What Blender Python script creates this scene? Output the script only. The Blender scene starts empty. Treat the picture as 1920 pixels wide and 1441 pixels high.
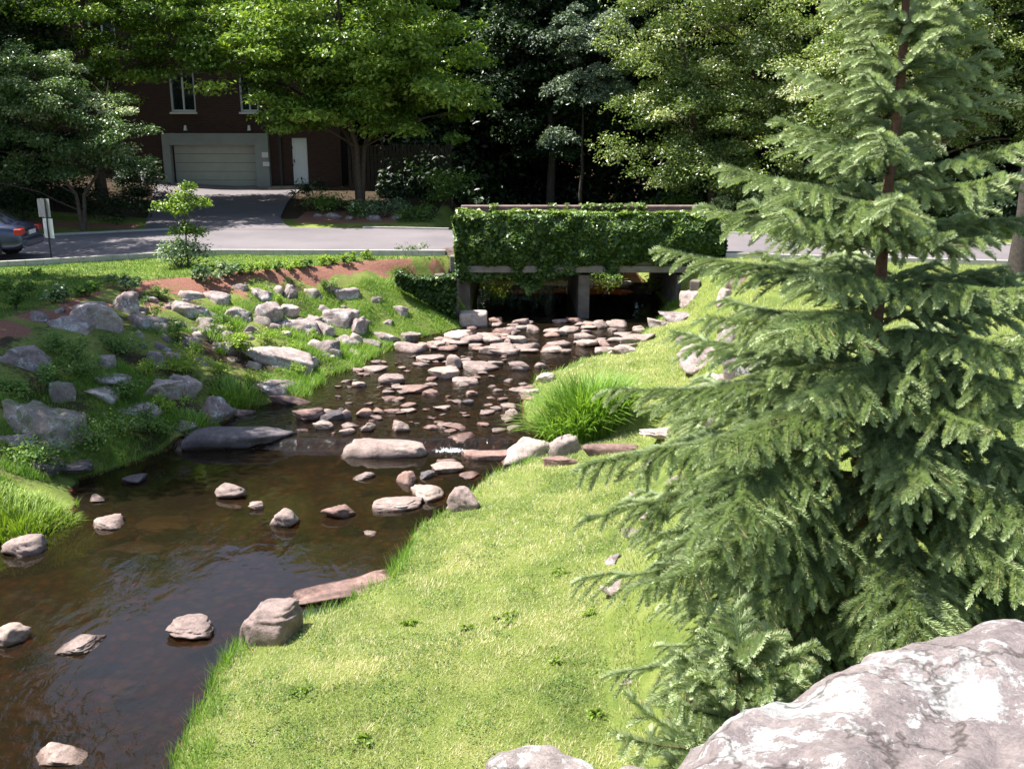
import bpy, math, random
import numpy as np
from mathutils import Vector, noise as mnoise

# ------------------------------------------------------------------ camera, sky, sun, exposure
scene = bpy.context.scene
COL = scene.collection
R = math.radians
CAMZ = 3.75; PITCH = 14.7; FPX = 1870.0
cam_d = bpy.data.cameras.new("camera"); cam = bpy.data.objects.new("camera", cam_d); COL.objects.link(cam)
cam.location = (0, 0, CAMZ); cam.rotation_euler = (R(90-PITCH), 0, 0)
cam_d.sensor_width = 36; cam_d.lens = 36*FPX/1920; cam_d.clip_start = 0.05; cam_d.clip_end = 900
scene.camera = cam
SUN_EL = 60.0
SUN_DIR = Vector((-0.88, 0.13, 0)).normalized()*math.cos(R(SUN_EL)) + Vector((0, 0, math.sin(R(SUN_EL))))
world = bpy.data.worlds.new("World"); scene.world = world; world.use_nodes = True
wn = world.node_tree; sky = wn.nodes.new('ShaderNodeTexSky'); sky.sky_type = 'NISHITA'; sky.sun_disc = False
sky.sun_elevation = R(SUN_EL); sky.sun_rotation = math.atan2(SUN_DIR.x, SUN_DIR.y); sky.air_density = 1.0; sky.dust_density = 1.5
bg = wn.nodes['Background']; bg.inputs[1].default_value = 0.095
wn.links.new(sky.outputs[0], bg.inputs[0])
sd = bpy.data.lights.new("sun", 'SUN'); sd.energy = 5.0; sd.angle = R(0.6); sd.color = (1.0, 0.955, 0.88)
so = bpy.data.objects.new("sun", sd); COL.objects.link(so)
so.rotation_euler = (-SUN_DIR).to_track_quat('-Z', 'Y').to_euler(); so.location = (-20, 5, 30)
scene.view_settings.view_transform = 'Standard'; scene.view_settings.look = 'None'
scene.view_settings.exposure = 1.37; scene.view_settings.gamma = 1.0
scene.render.engine = 'CYCLES'
scene.cycles.max_bounces = 6; scene.cycles.diffuse_bounces = 3; scene.cycles.glossy_bounces = 3
scene.cycles.transmission_bounces = 4; scene.cycles.transparent_max_bounces = 8
scene.cycles.caustics_reflective = False; scene.cycles.caustics_refractive = False
scene.cycles.use_denoising = True

rng = np.random.default_rng(7); random.seed(7)

# ------------------------------------------------------------------ helpers
def tag(o, label=None, cat=None, group=None, kind=None):
    if label: o['label'] = label
    if cat: o['category'] = cat
    if group: o['group'] = group
    if kind: o['kind'] = kind
    return o
def thing(name, loc, label, cat, group=None, rz=0):
    o = bpy.data.objects.new(name, None); COL.objects.link(o); o.location = loc; o.rotation_euler = (0, 0, rz)
    o.empty_display_size = 0.2
    return tag(o, label, cat, group)
def copy_tree(o, parent=None):
    c = o.copy(); COL.objects.link(c); c.parent = parent
    for ch in [x for x in COL.objects if x.parent == o]: copy_tree(ch, c)
    return c

class MB:
    """collects verts and faces for one mesh"""
    def __init__(s): s.v = []; s.f = {}; s.n = 0; s.t = []
    def add(s, v, f, tint=0.5):
        v = np.asarray(v, float).reshape(-1, 3); f = np.asarray(f, np.int64)
        s.v.append(v); s.f.setdefault(f.shape[1], []).append(f + s.n)
        t = np.broadcast_to(np.asarray(tint, float), (len(v),)) ; s.t.append(t)
        s.n += len(v)
    def box(s, c, d, rz=0, tint=.5, taper=1.0):
        x, y, z = np.array(d)/2
        v = np.array([[-x,-y,-z],[x,-y,-z],[x,y,-z],[-x,y,-z],[-x*taper,-y*taper,z],[x*taper,-y*taper,z],[x*taper,y*taper,z],[-x*taper,y*taper,z]])
        if rz:
            cs, sn = math.cos(rz), math.sin(rz); v = v @ np.array([[cs, sn, 0], [-sn, cs, 0], [0, 0, 1]])
        s.add(v + np.array(c), [[0,3,2,1],[4,5,6,7],[0,1,5,4],[1,2,6,5],[2,3,7,6],[3,0,4,7]], tint)
    def tube(s, pts, rad, sides=7, tint=.5, cap=True):
        P = np.asarray(pts, float); n = len(P); rad = np.broadcast_to(np.asarray(rad, float), (n,))
        T = np.gradient(P, axis=0); T /= np.linalg.norm(T, axis=1)[:, None] + 1e-9
        ref = np.array([0.3, 0.9, 0.1]) if abs(T[:, 2]).mean() > .6 else np.array([0, 0, 1.])
        A = np.cross(T, ref); A /= np.linalg.norm(A, axis=1)[:, None] + 1e-9; B = np.cross(T, A)
        a = np.linspace(0, 2*math.pi, sides, endpoint=False)
        V = P[:, None] + rad[:, None, None]*(np.cos(a)[None, :, None]*A[:, None] + np.sin(a)[None, :, None]*B[:, None])
        F = []
        for i in range(n-1):
            for j in range(sides):
                k = (j+1) % sides; F.append([i*sides+j, i*sides+k, (i+1)*sides+k, (i+1)*sides+j])
        s.add(V.reshape(-1, 3), F, tint)
        if cap and rad[-1] > 0.004:
            b = s.n; s.add(V[-1], [[0, i, i+1] for i in range(1, sides-1)], tint)
            s.add(V[0], [[0, i+1, i] for i in range(1, sides-1)], tint)
    def build(s, name, mat, parent=None, smooth=False):
        me = bpy.data.meshes.new(name)
        V = np.concatenate(s.v).astype(np.float32)
        loops = []; starts = []; tot = []; off = 0
        for k, fl in s.f.items():
            F = np.concatenate(fl); loops.append(F.ravel()); m = len(F)
            starts.append(off + np.arange(m)*k); off += m*k
        loops = np.concatenate(loops).astype(np.int32); starts = np.concatenate(starts).astype(np.int32)
        me.vertices.add(len(V)); me.vertices.foreach_set('co', V.ravel())
        me.loops.add(len(loops)); me.loops.foreach_set('vertex_index', loops)
        me.polygons.add(len(starts)); me.polygons.foreach_set('loop_start', starts)
        at = me.attributes.new('tint', 'FLOAT', 'POINT'); at.data.foreach_set('value', np.concatenate(s.t).astype(np.float32))
        me.update(calc_edges=True); me.validate()
        me.polygons.foreach_set('use_smooth', np.full(len(me.polygons), bool(smooth)))
        if mat: me.materials.append(mat)
        o = bpy.data.objects.new(name, me); COL.objects.link(o); o.parent = parent
        return o

def U(px, py, z):
    """point of the photograph -> place on the level plane z"""
    P = R(PITCH); dx = (px-960)/FPX; dy = -(py-720.5)/FPX
    d = (dx, math.cos(P)+dy*math.sin(P), -math.sin(P)+dy*math.cos(P)); t = (z-CAMZ)/d[2]
    return d[0]*t, d[1]*t, t

# ------------------------------------------------------------------ materials
def newmat(name):
    m = bpy.data.materials.new(name); m.use_nodes = True; nt = m.node_tree
    b = nt.nodes['Principled BSDF']; return m, nt, b
def N(nt, t, **kw):
    n = nt.nodes.new('ShaderNode'+t)
    for k, v in kw.items(): setattr(n, k, v)
    return n
def ramp(nt, stops, fac=None):
    n = nt.nodes.new('ShaderNodeValToRGB'); e = n.color_ramp.elements
    while len(e) < len(stops): e.new(0.5)
    for el, (p, c) in zip(e, stops): el.position = p; el.color = (*c, 1)
    if fac is not None: nt.links.new(fac, n.inputs[0])
    return n
def noise(nt, scale, detail=4, rough=.6, vec=None, dist=0):
    n = nt.nodes.new('ShaderNodeTexNoise'); n.inputs['Scale'].default_value = scale
    n.inputs['Detail'].default_value = detail; n.inputs['Roughness'].default_value = rough; n.inputs['Distortion'].default_value = dist
    if vec is not None: nt.links.new(vec, n.inputs['Vector'])
    return n
def mixc(nt, fac, a, b, mode='MIX'):
    n = nt.nodes.new('ShaderNodeMix'); n.data_type = 'RGBA'; n.blend_type = mode
    for s, v in ((0, fac), (6, a), (7, b)):
        if isinstance(v, (int, float)): n.inputs[s].default_value = v
        elif isinstance(v, tuple): n.inputs[s].default_value = (*v, 1)
        else: nt.links.new(v, n.inputs[s])
    return n.outputs[2]
def math_(nt, op, a, b=None):
    n = nt.nodes.new('ShaderNodeMath'); n.operation = op
    for i, v in enumerate((a, b)):
        if v is None: continue
        if isinstance(v, (int, float)): n.inputs[i].default_value = v
        else: nt.links.new(v, n.inputs[i])
    return n.outputs[0]
def bump(nt, b, h, strength=.5, dist=.02):
    n = nt.nodes.new('ShaderNodeBump'); n.inputs['Strength'].default_value = strength; n.inputs['Distance'].default_value = dist
    nt.links.new(h, n.inputs['Height']); nt.links.new(n.outputs[0], b.inputs['Normal']); return n
def attr(nt, name):
    n = nt.nodes.new('ShaderNodeAttribute'); n.attribute_name = name; return n
def geo_pos(nt): return nt.nodes.new('ShaderNodeNewGeometry').outputs['Position']
def obj_co(nt): return nt.nodes.new('ShaderNodeTexCoord').outputs['Object']

def plain(name, col, rough=.6, metal=0, var=.15, scale=8, spec=.5, bmp=0):
    m, nt, b = newmat(name); n = noise(nt, scale, 5, .65, obj_co(nt))
    lo = tuple(max(0, c*(1-var)) for c in col); hi = tuple(c*(1+var) for c in col)
    r = ramp(nt, [(.3, lo), (.7, hi)], n.outputs[0]); nt.links.new(r.outputs[0], b.inputs['Base Color'])
    b.inputs['Roughness'].default_value = rough; b.inputs['Metallic'].default_value = metal
    b.inputs['Specular IOR Level'].default_value = spec
    if bmp: bump(nt, b, n.outputs[0], bmp, .02)
    return m
def leaf_mat(name, stops, rough=.45, trans=.35, spec=.5, tcol=None):
    m, nt, b = newmat(name); a = attr(nt, 'tint')
    r = ramp(nt, stops, a.outputs['Fac']); nt.links.new(r.outputs[0], b.inputs['Base Color'])
    b.inputs['Roughness'].default_value = rough; b.inputs['Specular IOR Level'].default_value = spec
    t = N(nt, 'BsdfTranslucent'); tc = mixc(nt, 1.0, r.outputs[0], tcol or (1.25, 1.3, .6), 'MULTIPLY'); nt.links.new(tc, t.inputs[0])
    mx = N(nt, 'MixShader'); mx.inputs[0].default_value = trans
    nt.links.new(b.outputs[0], mx.inputs[1]); nt.links.new(t.outputs[0], mx.inputs[2])
    nt.links.new(mx.outputs[0], nt.nodes['Material Output'].inputs[0]); return m
def rock_mat(name, a, b_, c, lichen=0.0, wet=True, moss=0.0, fine=14):
    m, nt, b = newmat(name); co = obj_co(nt)
    n1 = noise(nt, 2.2, 6, .65, co, .4); n2 = noise(nt, fine, 8, .75, co); n3 = noise(nt, fine*5, 3, .7, co)
    oi = N(nt, 'ObjectInfo')
    base = ramp(nt, [(.28, a), (.5, b_), (.75, c)], n1.outputs[0]).outputs[0]
    base = mixc(nt, .75, base, ramp(nt, [(.3, (.45, .44, .45)), (.5, (.95, .93, .93)), (.72, (1.45, 1.4, 1.36))], n2.outputs[0]).outputs[0], 'MULTIPLY')
    base = mixc(nt, .45, base, ramp(nt, [(.35, (.55, .55, .55)), (.6, (1.25, 1.22, 1.2))], n3.outputs[0]).outputs[0], 'MULTIPLY')
    rv = ramp(nt, [(0, (.72, .68, .68)), (.5, (1, .95, .93)), (1, (1.25, 1.2, 1.12))], oi.outputs['Random']).outputs[0]
    base = mixc(nt, 1, base, rv, 'MULTIPLY')
    if lichen > 0:
        l = noise(nt, 4.2, 7, .72, co, .3); l2 = noise(nt, 26, 6, .75, co)
        lf = math_(nt, 'ADD', l.outputs[0], math_(nt, 'MULTIPLY', math_(nt, 'SUBTRACT', l2.outputs[0], .5), .5))
        f = ramp(nt, [(.60-lichen*.14, (0, 0, 0)), (.63-lichen*.14, (1, 1, 1))], lf).outputs[0]
        base = mixc(nt, f, base, ramp(nt, [(.3, (.30, .29, .285)), (.7, (.56, .555, .535))], l2.outputs[0]).outputs[0])
    if moss > 0:
        mn = noise(nt, 5, 5, .7, co); f = ramp(nt, [(.62-moss*.2, (0, 0, 0)), (.72-moss*.2, (1, 1, 1))], mn.outputs[0]).outputs[0]
        base = mixc(nt, math_(nt, 'MULTIPLY', f, .75), base, (.09, .13, .025))
    if lichen > .5:
        ve = N(nt, 'TexVoronoi'); ve.feature = 'DISTANCE_TO_EDGE'; ve.inputs['Scale'].default_value = 1.7
        dv = N(nt, 'VectorMath'); dv.operation = 'ADD'; nz = noise(nt, 3, 5, .7, co); sc = N(nt, 'VectorMath'); sc.operation = 'SCALE'; sc.inputs['Scale'].default_value = .5
        nt.links.new(nz.outputs['Color'], sc.inputs[0]); nt.links.new(co, dv.inputs[0]); nt.links.new(sc.outputs[0], dv.inputs[1]); nt.links.new(dv.outputs[0], ve.inputs['Vector'])
        cr = ramp(nt, [(.0, (.25, .22, .2)), (.018, (1, 1, 1))], ve.outputs[0]).outputs[0]; base = mixc(nt, .85, base, cr, 'MULTIPLY')
        n2 = noise(nt, fine, 10, .82, co)
    rgh = .85
    if wet:
        sp = N(nt, 'SeparateXYZ'); nt.links.new(geo_pos(nt), sp.inputs[0])
        st = N(nt, 'MapRange'); st.inputs[1].default_value = 17.6; st.inputs[2].default_value = 17.9; st.inputs[3].default_value = -2.15; st.inputs[4].default_value = -1.98
        nt.links.new(sp.outputs[1], st.inputs[0])
        h = math_(nt, 'SUBTRACT', sp.outputs[2], st.outputs[0]); h = math_(nt, 'ADD', h, math_(nt, 'MULTIPLY', math_(nt, 'SUBTRACT', n1.outputs[0], .5), .12))
        wf = N(nt, 'MapRange'); wf.inputs[1].default_value = .015; wf.inputs[2].default_value = .07; wf.inputs[3].default_value = 1; wf.inputs[4].default_value = 0
        nt.links.new(h, wf.inputs[0])
        base = mixc(nt, wf.outputs[0], base, mixc(nt, 1, base, (.33, .27, .24), 'MULTIPLY'))
        rr = N(nt, 'MapRange'); rr.inputs[3].default_value = .85; rr.inputs[4].default_value = .3; nt.links.new(wf.outputs[0], rr.inputs[0])
        nt.links.new(rr.outputs[0], b.inputs['Roughness'])
    else: b.inputs['Roughness'].default_value = rgh
    nt.links.new(base, b.inputs['Base Color'])
    hh = math_(nt, 'ADD', n2.outputs[0], math_(nt, 'MULTIPLY', n3.outputs[0], .3)); bump(nt, b, hh, .75, .03)
    return m

M = {}
M['stream_rock'] = rock_mat('stream rock', (.17, .135, .12), (.31, .25, .228), (.45, .375, .345))
M['red_rock'] = rock_mat('reddish stream rock', (.16, .10, .088), (.27, .18, .155), (.38, .28, .245))
M['bank_rock'] = rock_mat('bank rock', (.17, .145, .145), (.29, .245, .24), (.42, .37, .35), lichen=.25, wet=False)
M['mossy_rock'] = rock_mat('mossy bank rock', (.15, .13, .12), (.24, .21, .19), (.36, .32, .28), lichen=.2, wet=False, moss=.5)
M['pale_rock'] = rock_mat('pale rock', (.30, .26, .235), (.45, .39, .36), (.58, .52, .48), wet=True)
M['lichen_rock'] = rock_mat('lichened boulder', (.18, .157, .157), (.28, .25, .247), (.38, .35, .34), lichen=.55, wet=False, fine=30)
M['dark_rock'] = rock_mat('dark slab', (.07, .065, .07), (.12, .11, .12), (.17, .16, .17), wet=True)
M['bark'] = plain('bark', (.085, .06, .045), .9, var=.5, scale=14, bmp=.8)
M['dark_bark'] = plain('dark bark', (.045, .035, .03), .9, var=.5, scale=12, bmp=.8)
M['spruce_bark'] = plain('spruce bark', (.15, .075, .045), .85, var=.4, scale=30, bmp=.6)
M['maple'] = leaf_mat('maple leaves', [(0, (.045, .10, .012)), (.5, (.145, .24, .032)), (1, (.33, .44, .075))], .4, .4)
M['dogwood'] = leaf_mat('pale leaves', [(0, (.03, .07, .02)), (.5, (.11, .19, .05)), (.8, (.26, .34, .15)), (1, (.6, .62, .5))], .35, .3, .7)
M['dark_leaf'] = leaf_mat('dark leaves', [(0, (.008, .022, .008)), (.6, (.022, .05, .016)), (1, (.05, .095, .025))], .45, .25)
M['grey_leaf'] = leaf_mat('grey green leaves', [(0, (.03, .06, .03)), (.5, (.10, .15, .09)), (1, (.34, .40, .32))], .4, .25)
M['crab'] = leaf_mat('glossy yellow green leaves', [(0, (.045, .08, .018)), (.5, (.145, .21, .05)), (.8, (.29, .36, .12)), (1, (.66, .68, .48))], .33, .35, .7)
M['ivy'] = leaf_mat('ivy leaves', [(0, (.015, .04, .01)), (.5, (.07, .13, .025)), (1, (.24, .33, .06))], .35, .25, .5)
M['herb'] = leaf_mat('leafy plant', [(0, (.05, .11, .02)), (.5, (.12, .22, .04)), (1, (.26, .38, .08))], .5, .4)
M['yellow_herb'] = leaf_mat('yellow green plant', [(0, (.12, .2, .02)), (.5, (.24, .36, .035)), (1, (.4, .52, .08))], .5, .4)
M['variegated'] = leaf_mat('variegated plant', [(0, (.04, .09, .03)), (.5, (.12, .2, .08)), (.8, (.3, .38, .22)), (1, (.62, .64, .5))], .45, .3)
M['petal'] = leaf_mat('white petals', [(0, (.7, .68, .62)), (1, (.85, .84, .8))], .5, .3, tcol=(1, 1, .95))
M['grass'] = leaf_mat('grass blades', [(0, (.11, .16, .05)), (.35, (.26, .315, .11)), (.7, (.42, .46, .20)), (1, (.68, .60, .42))], .55, .35, .3)
M['long_grass'] = leaf_mat('long grass', [(0, (.06, .14, .02)), (.5, (.15, .28, .04)), (1, (.32, .46, .09))], .5, .4, .4)
M['far_grass'] = leaf_mat('lawn grass', [(0, (.05, .12, .02)), (.5, (.11, .21, .035)), (1, (.22, .33, .06))], .55, .35, .3)
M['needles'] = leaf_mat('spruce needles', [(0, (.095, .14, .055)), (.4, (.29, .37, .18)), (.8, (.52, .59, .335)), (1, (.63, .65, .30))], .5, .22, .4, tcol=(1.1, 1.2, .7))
M['twig'] = plain('spruce twig', (.17, .12, .05), .8, var=.3, scale=20)
M['concrete'] = plain('weathered concrete', (.19, .17, .145), .9, var=.3, scale=4, bmp=.4)
M['pier'] = plain('stained concrete', (.13, .11, .095), .9, var=.45, scale=3, bmp=.4)
M['cream'] = plain('cream door paint', (.50, .52, .47), .7, var=.06, scale=3)
M['garage_grey'] = plain('painted concrete', (.28, .31, .31), .8, var=.08, scale=2)
M['frame_white'] = plain('white paint', (.72, .74, .76), .5, var=.05)
M['door_white'] = plain('white door paint', (.78, .82, .9), .5, var=.04)
M['metal_dark'] = plain('dark metal', (.05, .05, .055), .5, metal=.6)
M['sign_white'] = plain('white sheet metal', (.82, .82, .82), .5, var=.03)
M['sign_grey'] = plain('grey sheet metal', (.30, .30, .31), .45, var=.06, metal=.2)
M['paint'] = plain('blue grey car paint', (.06, .07, .13), .22, var=.04, metal=.5, spec=.8)
M['tyre'] = plain('tyre rubber', (.02, .02, .02), .85, var=.2)
M['rim'] = plain('alloy', (.55, .55, .56), .3, metal=.8, var=.05)
M['glass'] = plain('dark glass', (.02, .025, .03), .06, var=.05, spec=.9)
M['red_lens'] = plain('red lens', (.45, .015, .012), .2, var=.1, spec=.8)
M['wood_dark'] = plain('dark timber', (.035, .028, .024), .85, var=.4, scale=6, bmp=.4)
M['stone_coping'] = rock_mat('pinkish stone', (.085, .062, .055), (.15, .11, .10), (.24, .185, .17), wet=False)
M['kerb'] = plain('kerb concrete', (.42, .39, .36), .85, var=.15, scale=5, bmp=.2)
M['foam'] = plain('white water', (.75, .8, .85), .35, var=.2, scale=30)

def mat_brick():
    m, nt, b = newmat('brick'); bt = N(nt, 'TexBrick'); co = N(nt, 'TexCoord')
    mp = N(nt, 'Mapping'); mp.inputs['Rotation'].default_value = (R(90), 0, 0); nt.links.new(co.outputs['Object'], mp.inputs[0]); nt.links.new(mp.outputs[0], bt.inputs[0])
    bt.inputs['Scale'].default_value = 1; bt.inputs['Brick Width'].default_value = .22; bt.inputs['Row Height'].default_value = .075; bt.inputs['Mortar Size'].default_value = .008
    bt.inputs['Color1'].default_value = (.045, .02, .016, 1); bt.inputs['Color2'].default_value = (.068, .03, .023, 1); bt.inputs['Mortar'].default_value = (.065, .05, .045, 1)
    nt.links.new(bt.outputs[0], b.inputs['Base Color']); b.inputs['Roughness'].default_value = .9; bump(nt, b, bt.outputs[1], -.3, .01); return m
M['brick'] = mat_brick()
def mat_asphalt():
    m, nt, b = newmat('asphalt'); p = geo_pos(nt); n1 = noise(nt, .35, 5, .6, p); n2 = noise(nt, 60, 3, .8, p)
    c = ramp(nt, [(.3, (.125, .11, .118)), (.7, (.185, .163, .172))], n1.outputs[0]).outputs[0]
    c = mixc(nt, .5, c, ramp(nt, [(.3, (.6, .6, .6)), (.7, (1.3, 1.3, 1.3))], n2.outputs[0]).outputs[0], 'MULTIPLY')
    nt.links.new(c, b.inputs['Base Color']); b.inputs['Roughness'].default_value = .9; bump(nt, b, n2.outputs[0], .3, .01); return m
M['asphalt'] = mat_asphalt()
def mat_ground():
    m, nt, b = newmat('ground'); p = geo_pos(nt)
    n1 = noise(nt, 1.1, 6, .65, p); n2 = noise(nt, 9, 6, .75, p); n3 = noise(nt, 45, 4, .8, p)
    g = ramp(nt, [(.3, (.11, .16, .035)), (.5, (.19, .24, .055)), (.72, (.30, .31, .11))], n1.outputs[0]).outputs[0]
    g = mixc(nt, .8, g, ramp(nt, [(.3, (.45, .5, .4)), (.65, (1.3, 1.3, 1.2))], n3.outputs[0]).outputs[0], 'MULTIPLY')
    mu = ramp(nt, [(.3, (.13, .055, .038)), (.5, (.30, .135, .095)), (.75, (.48, .29, .22))], n3.outputs[0]).outputs[0]
    so_ = ramp(nt, [(.3, (.025, .018, .012)), (.7, (.095, .065, .04))], n2.outputs[0]).outputs[0]
    bd = ramp(nt, [(.25, (.035, .016, .008)), (.5, (.10, .048, .02)), (.65, (.13, .09, .035)), (.8, (.24, .13, .07))], noise(nt, 2.3, 7, .7, p, .5).outputs[0]).outputs[0]
    bd = mixc(nt, .7, bd, ramp(nt, [(.3, (.4, .4, .4)), (.7, (1.5, 1.5, 1.4))], n2.outputs[0]).outputs[0], 'MULTIPLY')
    vo = N(nt, 'TexVoronoi'); vo.inputs['Scale'].default_value = 6.5; nt.links.new(p, vo.inputs['Vector'])
    pb = ramp(nt, [(.0, (1.8, 1.5, 1.3)), (.35, (1.1, 1, .9)), (.6, (.3, .3, .3))], vo.outputs['Distance']).outputs[0]
    bd = mixc(nt, .8, bd, pb, 'MULTIPLY'); bd = mixc(nt, .35, bd, vo.outputs['Color'], 'OVERLAY')
    c = g
    for a, col in (('soil', so_), ('mulch', mu), ('bed', bd)):
        av = attr(nt, a).outputs['Fac']
        f = math_(nt, 'ADD', av, math_(nt, 'MULTIPLY', math_(nt, 'SUBTRACT', n2.outputs[0], .5), .9 if a != 'bed' else .2))
        f = ramp(nt, [(.45, (0, 0, 0)), (.6, (1, 1, 1))], f).outputs[0]; c = mixc(nt, f, c, col)
    nt.links.new(c, b.inputs['Base Color']); b.inputs['Roughness'].default_value = .95; b.inputs['Specular IOR Level'].default_value = .2
    bump(nt, b, math_(nt, 'ADD', n2.outputs[0], n3.outputs[0]), .8, .05); return m
M['ground'] = mat_ground()
def mat_water():
    m, nt, b = newmat('stream water'); nt.nodes.remove(b); p = geo_pos(nt)
    mp = N(nt, 'Mapping'); mp.inputs['Scale'].default_value = (1.0, .55, 1); nt.links.new(p, mp.inputs[0])
    mp2 = N(nt, 'Mapping'); mp2.inputs['Rotation'].default_value = (0, 0, R(25)); mp2.inputs['Scale'].default_value = (1, .6, 1); nt.links.new(p, mp2.inputs[0])
    n1 = noise(nt, 2.2, 2, .5, mp.outputs[0], .6); n2 = noise(nt, 9, 3, .55, mp2.outputs[0], .8)
    rough = attr(nt, 'tint').outputs['Fac']
    h = math_(nt, 'ADD', n1.outputs[0], math_(nt, 'MULTIPLY', n2.outputs[0], math_(nt, 'ADD', .12, math_(nt, 'MULTIPLY', rough, .6))))
    bp = N(nt, 'Bump'); bp.inputs['Distance'].default_value = .05; nt.links.new(h, bp.inputs['Height'])
    nt.links.new(math_(nt, 'ADD', .12, math_(nt, 'MULTIPLY', rough, .85)), bp.inputs['Strength'])
    tr = N(nt, 'BsdfTransparent'); tr.inputs[0].default_value = (.50, .38, .25, 1)
    df = N(nt, 'BsdfDiffuse'); df.inputs[0].default_value = (.026, .019, .011, 1)
    body = N(nt, 'MixShader'); body.inputs[0].default_value = .35; nt.links.new(tr.outputs[0], body.inputs[1]); nt.links.new(df.outputs[0], body.inputs[2])
    gl = N(nt, 'BsdfGlossy'); gl.inputs['Roughness'].default_value = .03; gl.inputs[0].default_value = (1, 1, 1, 1); nt.links.new(bp.outputs[0], gl.inputs['Normal'])
    fr = N(nt, 'Fresnel'); fr.inputs[0].default_value = 1.34; nt.links.new(bp.outputs[0], fr.inputs['Normal'])
    mx = N(nt, 'MixShader'); nt.links.new(fr.outputs[0], mx.inputs[0]); nt.links.new(body.outputs[0], mx.inputs[1]); nt.links.new(gl.outputs[0], mx.inputs[2])
    nt.links.new(mx.outputs[0], nt.nodes['Material Output'].inputs[0]); return m
M['water'] = mat_water()

# ------------------------------------------------------------------ terrain
def curve(pts):
    a = np.array(pts, float); return lambda y: np.interp(y, a[:, 0], a[:, 1])
def vn(x, y, s, seed=0):
    """cheap smooth value noise, -1..1"""
    x = np.asarray(x, float)/s+seed*17.3+500; y = np.asarray(y, float)/s+seed*9.1+500
    xi = np.floor(x).astype(np.int64); yi = np.floor(y).astype(np.int64); fx = x-xi; fy = y-yi
    fx = fx*fx*(3-2*fx); fy = fy*fy*(3-2*fy)
    def h(a, b):
        n = (a*374761393 + b*668265263 + seed*1274126177) & 0xffffffff
        n = ((n ^ (n >> 13))*1274126177) & 0xffffffff
        return ((n ^ (n >> 16)) & 0xffff)/32767.5-1
    return (h(xi,yi)*(1-fx)+h(xi+1,yi)*fx)*(1-fy)+(h(xi,yi+1)*(1-fx)+h(xi+1,yi+1)*fx)*fy
xL = curve([(-20,-9),(5,-12),(11,-11),(12.6,-9.3),(13.2,-7.5),(14.0,-7.0),(15.2,-7.15),(16,-7.5),(16.6,-7.1),(17.5,-6.5),(18.6,-5.6),(19.7,-5.7),(20.7,-4.6),(22.3,-4.4),(24.5,-3.5),(26.4,-2.9),(27.9,-1.8),(29.4,-1.25),(36,-1.25),(40,-1),(50,0),(70,2)])
xR = curve([(-20,-4),(5,-3),(8.2,-3.05),(9,-3.2),(9.9,-3.26),(10.6,-3),(11,-2.6),(11.4,-2.1),(12.2,-1.56),(13,-1.42),(14,-1.4),(15.06,-.69),(16,-.36),(17,.38),(17.6,1.2),(18.2,1.0),(19,.25),(20.1,.22),(22.3,.62),(24,1.84),(25.8,3.1),(27.9,3.9),(29.9,4.5),(30,4.9),(36,4.9),(42,5),(50,6.5),(70,9)])
xT = curve([(-20,-20),(8,-14),(12,-12),(16,-11.2),(19.8,-10.3),(22,-9.9),(24.5,-9.6),(26.2,-7.8),(27.5,-5.6),(28.8,-4.4),(29.7,-2.6),(30,-1.5),(36,-1.5),(38,-3),(50,-2.5),(70,-1)])
xS = curve([(-20,2),(7.4,.9),(10.6,1.1),(13.9,1.9),(17,2.5),(20.4,3.8),(24.7,4.7),(29.1,5.0),(30,5.0),(36,5.0),(42,5.5),(50,7),(70,10)])
xU = curve([(-20,3),(4,2.2),(7,2.3),(10.6,2.4),(13.9,3.3),(17,4.0),(20.4,5.3),(24.7,6.2),(28.5,6.4),(29.6,5.3),(36,5.3),(38,6.5),(42,7.5),(50,9),(70,12)])
_xR, _xL = xR, xL
def xR(y): y = np.asarray(y, float); return _xR(y)+(.11*vn(y, 0*y, .75, 17)+.05*vn(y, 0*y, .24, 18))*(y < 29)
def xL(y): y = np.asarray(y, float); return _xL(y)+(.13*vn(y, 0*y, .8, 19)+.06*vn(y, 0*y, .25, 20))*(y < 29)
def WZ(y): return np.interp(y, [17.62, 17.82], [-2.15, -1.98])
def sstep(a, b, x): t = np.clip((x-a)/(b-a+1e-9), 0, 1); return t*t*(3-2*t)
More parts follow.
